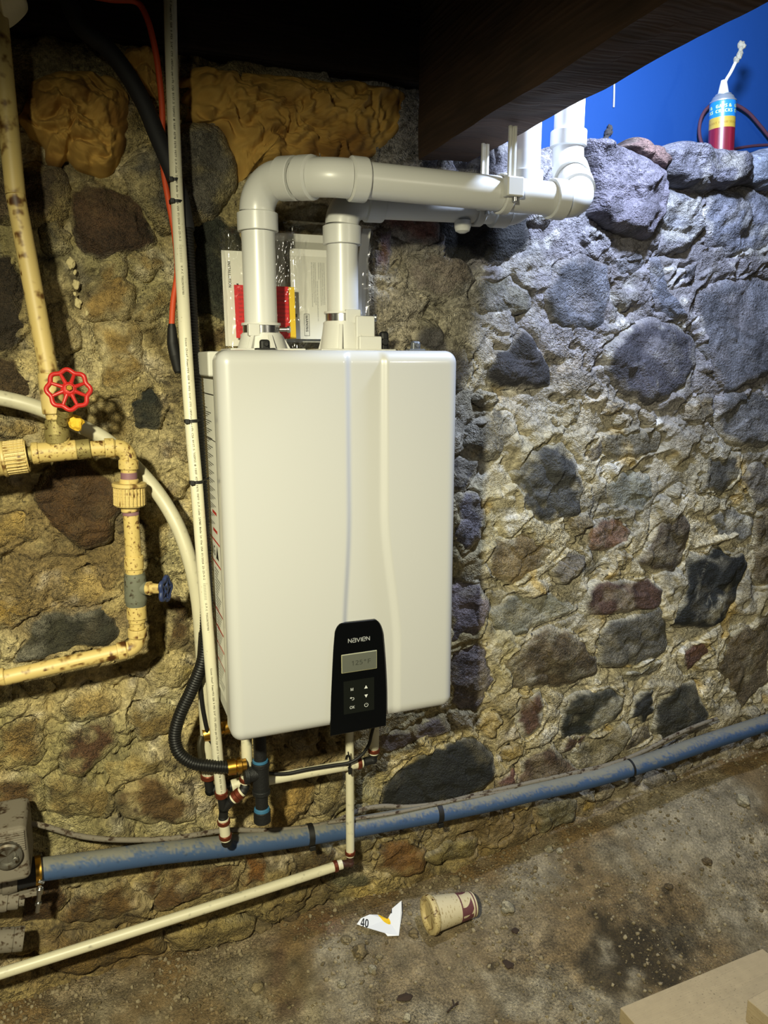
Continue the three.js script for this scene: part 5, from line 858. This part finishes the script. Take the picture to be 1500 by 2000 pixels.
// ------------------------------------------------------------------ foam can on top of the wall
{
  const o = V(1.414, yTop(1.4) - .004, -.075), tilt = new THREE.Quaternion().setFromAxisAngle(V(0, 0, 1), .05), t = thing('spray_can', 'red and blue spray foam can with a straw on top of the wall', 'can', o.clone());
  const up = (pts, s = 40) => place(turned(V(0, 0, 0), V(0, 1, 0), pts, s), o, tilt), r = .0325;
  const tx = print(512, 512, (x, w, h) => {
    x.fillStyle = '#6e1526'; x.fillRect(0, 0, w, h); for (let i = 0; i < 24; i++) { x.fillStyle = i % 2 ? 'rgba(130,40,50,.5)' : 'rgba(90,10,24,.5)'; x.fillRect(i * 22, 185, 11, 327); }
    x.fillStyle = '#1f74b8'; x.fillRect(0, 0, w, 112); x.fillStyle = '#a98f36'; x.fillRect(0, 110, w, 72); x.fillStyle = '#9a9ca0'; x.fillRect(w * .62, 140, 70, 42); x.fillStyle = '#8a6a1c'; x.font = 'bold 22px sans-serif'; for (let i = 0; i < 5; i++) x.fillText('FOAM SEALANT', i * 170, 156);
    x.fillStyle = '#c9d86a'; x.font = 'bold 30px sans-serif'; for (let i = 0; i < 4; i++) { x.fillText('GAPS &', 20 + i * 128, 52); x.fillText('CRACKS', 20 + i * 128, 84); }
  });
  const body = turned(V(0, 0, 0), V(0, 1, 0), [[0, r * .9], [.003, r], [.183, r], [.186, r * .97]], 48), uv = body.attributes.uv, p = body.attributes.position;
  for (let i = 0; i < uv.count; i++) uv.setXY(i, Math.atan2(p.getX(i), p.getZ(i)) / Math.PI / 2 + .5, p.getY(i) / .186);
  part(t, 'body', place(body, o, tilt), phys({ map: tx, color: 0xffffff, roughness: .35, clearcoat: .4 }), 'printed can body, blue above and red below');
  part(t, 'shoulder', up([[.184, r * .96], [.185, r * 1.02], [.188, r * 1.02], [.189, r * .93], [.199, r * .78], [.203, r * .62], [.205, r * .62], [.206, r * .5]]), std({ color: 0x9ea6ac, metalness: .6, roughness: .4 }));
  const noz = up([[.204, .017], [.209, .0135], [.237, .0075], [.239, .007], [.239, 0]], 24); part(t, 'nozzle', noz, M.plasticWhite);
  const s0 = V(o.x - .008, o.y + .225, o.z), s1 = V(o.x + .004, o.y + .257, o.z + .004), s2 = V(o.x + .022, o.y + .293, o.z + .006); part(t, 'straw', sweep([s0, V(o.x - .006, o.y + .24, o.z + .002), s1, s2], .0042, 30, 12), M.plasticWhite);
  const dr = []; for (let i = 0; i < 9; i++) { const s = new THREE.IcosahedronGeometry(rr(.004, .009), 2), q = s.attributes.position; for (let k = 0; k < q.count; k++) { const n = 1 + .35 * noise(q.getX(k) * 300, q.getY(k) * 300, i); q.setXYZ(k, q.getX(k) * n, q.getY(k) * n * 1.2, q.getZ(k) * n); } s.computeVertexNormals(); const a = i / 8; s.translate(s2.x + a * .012 + rr(-.005, .005), s2.y + a * .04 - .006, s2.z + rr(-.005, .005)); dr.push(s); }
  part(t, 'dried_foam', dr, std({ color: 0x8f8a76, roughness: .9 }), 'clot of dried foam on the straw tip');
  const cord = thing('cord', 'brown cord hanging in a loop on the blue board behind the spray can', 'cord', onZ(1380, 240, -.26));
  part(cord, 'cord', sweep([[1398, 300, -.2], [1374, 285, -.24], [1366, 255, -.262], [1372, 225, -.266], [1392, 203, -.268], [1430, 202, -.268], [1460, 218, -.266], [1485, 245, -.264], [1510, 275, -.262], [1560, 320, -.26]].map((a) => Z(...a)), .0048, 90, 12), std({ color: 0x5a3542, roughness: .7 }));
  part(cord, 'cord', sweep([[1430, 292, -.2], [1444, 289, -.235], [1470, 285, -.25], [1500, 283, -.255], [1560, 283, -.255]].map((a) => Z(...a)), .0042, 40, 12), std({ color: 0x5a3542, roughness: .7 }));
  const k = thing('dried_foam_bit', 'small dark crumb of dried foam stuck on the blue board beside the vent pipe', 'crumb', onZ(1188, 262, -.28)), ks = [];
  const pt = [[1183, 270], [1187, 260], [1191, 252], [1190, 246], [1186, 256], [1194, 258]]; pt.forEach(([u, v], i) => { const s = new THREE.IcosahedronGeometry([.009, .011, .009, .005, .007, .006][i], 2), q = s.attributes.position; for (let j = 0; j < q.count; j++) { const n = 1 + .5 * noise(q.getX(j) * 200, q.getY(j) * 200, i * 3); q.setXYZ(j, q.getX(j) * n * .7, q.getY(j) * n, q.getZ(j) * n); } s.computeVertexNormals(); const w = Z(u, v, -.278); s.translate(w.x, w.y, w.z); ks.push(s); });
  part(k, 'crumb', ks, std({ color: 0x4d4a48, roughness: .95 }));
}
// ------------------------------------------------------------------ things lying on the floor
{
  // paper cup on its side; the wide end towards the left and the camera
  const a = ground(838, 1822), b = ground(922, 1795), r0 = .041, r1 = .029, L = .118; const base = a.clone().lerp(b, .5), dir = V(b.x - a.x, 0, b.z - a.z).normalize();
  const gy = floorY(base.x, base.z) + .004, s = V(base.x, gy + r0, base.z).addScaledVector(dir, -L / 2), e = V(base.x, gy + r1 + .006, base.z).addScaledVector(dir, L / 2);
  const t = thing('paper_cup', 'dirty paper cup with a lid lying on its side on the earth floor', 'cup', V(base.x, gy, base.z));
  const tx = print(512, 512, (x, w, h) => { x.fillStyle = '#bfb291'; x.fillRect(0, 0, w, h); x.fillStyle = '#5e3338'; for (let i = 0; i < 4; i++) { x.beginPath(); x.moveTo(i * 150 - 40, 60); x.quadraticCurveTo(i * 150 + 30, 110, i * 150 + 10, 190); x.lineTo(i * 150 + 75, 190); x.quadraticCurveTo(i * 150 + 90, 90, i * 150 + 30, 50); x.fill(); } x.fillStyle = '#5e3338'; x.fillRect(0, 178, w, 16); x.fillRect(0, 20, w, 14); x.globalAlpha = .35; x.fillStyle = '#6b5428'; for (let i = 0; i < 300; i++) x.fillRect(rnd() * w, rnd() * h, 3 + rnd() * 12, 2 + rnd() * 9); });
  const g = turned(s, e, [[.004, r0], [.008, r0], [L, r1]], 44), uv = g.attributes.uv; for (let i = 0; i < uv.count; i++) uv.setXY(i, uv.getX(i) / (2 * Math.PI * r0), uv.getY(i) / L);
  part(t, 'wall', g, std({ map: tx, roughness: .7 })); part(t, 'bottom', turned(s, e, [[L - .004, r1 - .001], [L + .001, r1 + .0005], [L + .001, r1 - .003], [L - .006, r1 - .004], [L - .006, 0]], 40), std({ color: 0x33261d, roughness: .9 }));
  part(t, 'lid', turned(s, e, [[.004, 0], [.004, r0 - .010], [-.003, r0 - .008], [-.005, r0 - .004], [-.004, r0 + .002], [.002, r0 + .0045], [.007, r0 + .004], [.011, r0 + .002], [.012, r0]], 48), std({ color: 0xb9a777, roughness: .5, map: clone(texGrime, 5) }), 'dirty pale plastic lid');
}
{
  // torn scrap of printed paper
  const px = [[697, 1815], [705, 1806], [722, 1798], [740, 1793], [757, 1800], [763, 1790], [764, 1783], [784, 1772], [785, 1795], [779, 1833], [757, 1835], [752, 1830], [716, 1825]], t = thing('paper_scrap', 'torn white paper scrap with large black numerals on the earth floor', 'paper', ground(745, 1812));
  const sh = new THREE.Shape(), w = px.map(([u, v]) => ground(u, v)); w.forEach((p, i) => i ? sh.lineTo(p.x, -p.z) : sh.moveTo(p.x, -p.z)); const g0 = new THREE.ShapeGeometry(sh); 
  const tx = print(512, 256, (x, ww, h) => { x.font = 'bold 84px sans-serif'; x.fillStyle = '#111'; x.save(); x.translate(40, 205); x.rotate(.1); x.fillText('40', 0, 0); x.restore(); x.fillStyle = '#e3b81c'; x.beginPath(); x.ellipse(300, 110, 95, 30, .55, 0, 7); x.fill(); x.fillStyle = '#222'; x.fillRect(372, 40, 26, 46); }, '#dcdde4');
  const g = new THREE.ExtrudeGeometry(sh, { depth: .0006, bevelEnabled: false }); g.rotateX(-Math.PI / 2); const p = g.attributes.position; for (let i = 0; i < p.count; i++) { const x = p.getX(i), z = p.getZ(i); p.setY(i, p.getY(i) + floorY(x, z) + .012 + .006 * Math.sin(x * 60)); } g.computeVertexNormals(); g.computeBoundingBox();
  const uv = g.attributes.uv; let a0 = 9, a1 = -9, b0 = 9, b1 = -9; for (const s of w) { const a = s.x * RIGHT.x + s.z * RIGHT.z, b = s.x * RIGHT.z - s.z * RIGHT.x; a0 = Math.min(a0, a); a1 = Math.max(a1, a); b0 = Math.min(b0, b); b1 = Math.max(b1, b); } for (let i = 0; i < uv.count; i++) { const a = p.getX(i) * RIGHT.x + p.getZ(i) * RIGHT.z, b = p.getX(i) * RIGHT.z - p.getZ(i) * RIGHT.x; uv.setXY(i, (a - a0) / (a1 - a0), (b - b0) / (b1 - b0)); }
  part(t, 'paper', g, std({ map: tx, roughness: .8 }));
}
{
  const bd = (name, label, u0, v0, u1, v1, y, w, L, h) => { const a = onY(u0, v0, y), b = onY(u1, v1, y), d = V(b.x - a.x, 0, b.z - a.z).normalize(), n = V(-d.z, 0, d.x), t = thing(name, label, 'board', V(a.x, y - h, a.z)), g = new RoundedBoxGeometry(L, h, w, 2, .002); metric(g); g.translate(L / 2, -h / 2, w / 2); g.applyMatrix4(new THREE.Matrix4().makeBasis(d, V(0, 1, 0), n)); g.translate(a.x, y, a.z); part(t, 'plank', g, M.plank); };
  bd('wooden_board', 'pale wooden board lying on the floor at the lower right', 1211, 1968, 1392, 1893, .05, .14, .42, .036);
  bd('wooden_board', 'thicker wooden block at the lower right corner in front of the board', 1460, 1952, 1510, 1925, .103, .1, .6, .05);
}
// stones and crumbs scattered on the floor
{
  const tone = ['#9a8a68', '#857452', '#a89b7c', '#6f5d40', '#b3a88c'].map((c) => std({ color: C(c), roughness: .95, map: clone(texStone, 6), bumpMap: clone(texRough, 8), bumpScale: .002 }));
  const pebble = (r, k, flat = .65) => { const g = new THREE.IcosahedronGeometry(r, 3), p = g.attributes.position; for (let i = 0; i < p.count; i++) { const x = p.getX(i) / r, y = p.getY(i) / r, z = p.getZ(i) / r, n = 1 + .45 * noise(x * 1.3, y * 1.3 + k, z * 1.3) + .15 * noise(x * 4, y * 4, z * 4 + k); p.setXYZ(i, x * n * r, y * n * r * flat, z * n * r); } const m = mergeVertices(g.deleteAttribute('normal'), 1e-6); m.computeVertexNormals(); return m; };
  const list = [[992, 1776, .017, 4, 'pale squared stone beside the foot of the paper cup'], [808, 1826, .013, 1, 'small tan stone between the paper scrap and the cup'], [676, 1838, .012, 0, 'tan stone just left below the paper scrap'], [704, 1862, .018, 1, 'brown stone directly below the paper scrap'], [740, 1872, .009, 0, 'small round pebble below the right half of the paper scrap'], [727, 1895, .010, 4, 'pale pebble farthest below the paper scrap'], [706, 1784, .010, 1, 'tan pebble above the left tip of the paper scrap'], [795, 1990, .009, 4, 'whitish pebble at the bottom edge below the cup'], [568, 1790, .020, 3, 'earth-brown clod on the floor left of the paper scrap'], [512, 1812, .022, 1, 'brown clod at the wall foot beneath the sloping drain pipe'], [1072, 1661, .012, 4, 'pale pebble left of a pair on the bank right of the cup'], [1093, 1664, .010, 4, 'smaller pale pebble, right one of a pair on the bank'], [1222, 1584, .020, 0, 'tan lump on the earth bank under the blue pipe'], [1450, 1567, .020, 4, 'pale lump on the earth bank at the right edge'], [888, 1722, .016, 0, 'yellowish lump behind the paper cup against the wall'], [503, 1935, .014, 0, 'yellowish chip at the bottom left of the floor'], [668, 1925, .010, 4, 'pale chip in the middle of the bare floor'], [1382, 1686, .012, 3, 'dark pebble on the bank at the right'], [1306, 1734, .010, 3, 'dark round pebble above the damp patch']];
  for (const [u, v, r, m, label] of list) { const p = ground(u, v), t = thing('pebble', label, 'stone', V(p.x, floorY(p.x, p.z), p.z)), g = pebble(r, u * .31); g.rotateY(u); g.translate(p.x, floorY(p.x, p.z) + r * .3, p.z); part(t, 'stone', metric(g.setAttribute('uv', new THREE.BufferAttribute(new Float32Array(g.attributes.position.count * 2), 2))), tone[m]); }
  const g = pebble(1, 7.7, .7), n = 12000, im = new THREE.InstancedMesh(mergeVertices(new THREE.IcosahedronGeometry(1, 1).deleteAttribute('normal').deleteAttribute('uv')), std({ color: 0xffffff, roughness: 1 }), n), mt = new THREE.Matrix4(), q = new THREE.Quaternion(); im.geometry.computeVertexNormals();
  { const p = im.geometry.attributes.position; for (let i = 0; i < p.count; i++) { const k = 1 + .5 * noise(p.getX(i) * 1.7 + 4, p.getY(i) * 1.7, p.getZ(i) * 1.7); p.setXYZ(i, p.getX(i) * k, p.getY(i) * k * .75, p.getZ(i) * k); } im.geometry.computeVertexNormals(); }
  const cols = ['#7d7056', '#6b5f46', '#887c63', '#5b4f38', '#80735c'].map(C); let i = 0;
  while (i < n) {
    const x = rr(-.5, 2.2), z = Math.pow(rnd(), 1.3) * .75 + .005, d = fbm(x * 4, z * 4, 64, 2) + .6 * fbm(x * 11, z * 11, 66, 2); if (d < rr(-.25, .35)) continue;
    const r = .001 + .0048 * Math.pow(rnd(), 4); q.setFromEuler(new THREE.Euler(rnd() * 6, rnd() * 6, rnd() * 6)); mt.compose(V(x, floorY(x, z) + r * .35, z), q, V(r, r, r)); im.setMatrixAt(i, mt); im.setColorAt(i, cols[Math.floor(rnd() * cols.length)]); i++;
  }
  im.name = 'gravel'; im.castShadow = im.receiveShadow = true; im.userData = { label: 'loose crumbs of earth and grit strewn over the floor', category: 'gravel', kind: 'stuff' }; scene.add(im);
}
// dead leaf bits and a twig on the floor
{
  const dk = std({ color: 0x32241a, roughness: .95 });
  for (const [u, v, r, s, label] of [[790, 1951, .009, 1.9, 'dark brown dead leaf curled on the floor below the cup'], [993, 1886, .010, 1.4, 'dark clod on the floor between the cup and the damp patch'], [1007, 1820, .008, 1.2, 'dark crumb below the foot of the cup']]) {
    const p = ground(u, v), y = floorY(p.x, p.z), t = thing('leaf_scrap', label, 'leaf', V(p.x, y, p.z)), g = new THREE.IcosahedronGeometry(r, 3), q = g.attributes.position; for (let i = 0; i < q.count; i++) { const n = 1 + .5 * noise(q.getX(i) * 140, q.getY(i) * 140 + u, q.getZ(i) * 140); q.setXYZ(i, q.getX(i) * n, q.getY(i) * n * .4, q.getZ(i) * n * s); } const m = mergeVertices(g.deleteAttribute('normal').deleteAttribute('uv')); m.computeVertexNormals(); m.rotateY(u); m.translate(p.x, y + .003, p.z); part(t, 'scrap', m, dk);
  }
  const a = ground(873, 1980), b = ground(895, 1964), m = a.clone().lerp(b, .6).add(V(0, .008, 0)), t = thing('twig', 'thin dark twig lying on the floor near the bottom edge', 'twig', m.clone()), f = (p) => p.clone().setY(floorY(p.x, p.z) + .004); part(t, 'stem', [sweep([f(a), m, f(b)], .0016, 20, 8), sweep([m, m.clone().add(V(.012, .002, -.004))], .0014, 8, 8), sweep([m, m.clone().add(V(.002, .004, -.012))], .0013, 8, 8)], dk);
}
// ------------------------------------------------------------------ the lamps, all out of view; the one behind the camera is added fill
{
  const lamp = (label, at, aim, R) => {
    const t = thing('unseen_work_lamp', label, 'lamp', at.clone()), d = aim.clone().sub(at).normalize(), o = at.clone().addScaledVector(d, -.11), e = o.clone().add(d);
    part(t, 'reflector', turned(o, e, [[0, .022], [.01, .03], [.03, R * .6], [.07, R * .9], [.095, R], [.0935, R], [.068, R * .88], [.03, R * .57], [.012, .02]], 40), M.steel);
    part(t, 'bulb', place(new THREE.SphereGeometry(.022, 20, 14), o.clone().addScaledVector(d, .05)), std({ color: 0x111111, emissive: WARM, emissiveIntensity: 6 }), 'glowing bulb');
    part(t, 'socket', rod(o.clone().addScaledVector(d, -.07), o, .021), M.black);
  };
  lamp('unseen work lamp with a metal reflector, out of view above the camera at the left', WARM_AT, warmLight.target.position, .085);
  const bulb = (label, at, top, col, r, k) => { const t = thing('unseen_bulb', label, 'lamp', at.clone()); part(t, 'bulb', place(new THREE.SphereGeometry(r, 20, 14), at), std({ color: 0x111111, emissive: col, emissiveIntensity: k }), 'glowing bulb'); part(t, 'socket', rod(at.clone().add(V(0, r * .9, 0)), at.clone().add(V(0, r + .05, 0)), r * .6), M.black); part(t, 'flex', rod(at.clone().add(V(0, r + .04, 0)), V(at.x, top, at.z), .003), M.black); };
  bulb('unseen cold-white bulb hanging out of view behind the beam above the stone wall', COOL_AT, 2.72, COOL, .025, 6);
  bulb('added fill bulb hanging in the cellar behind the camera', FILL_AT, 2.72, FILL, .03, 6);
}

renderer.render(scene, camera);
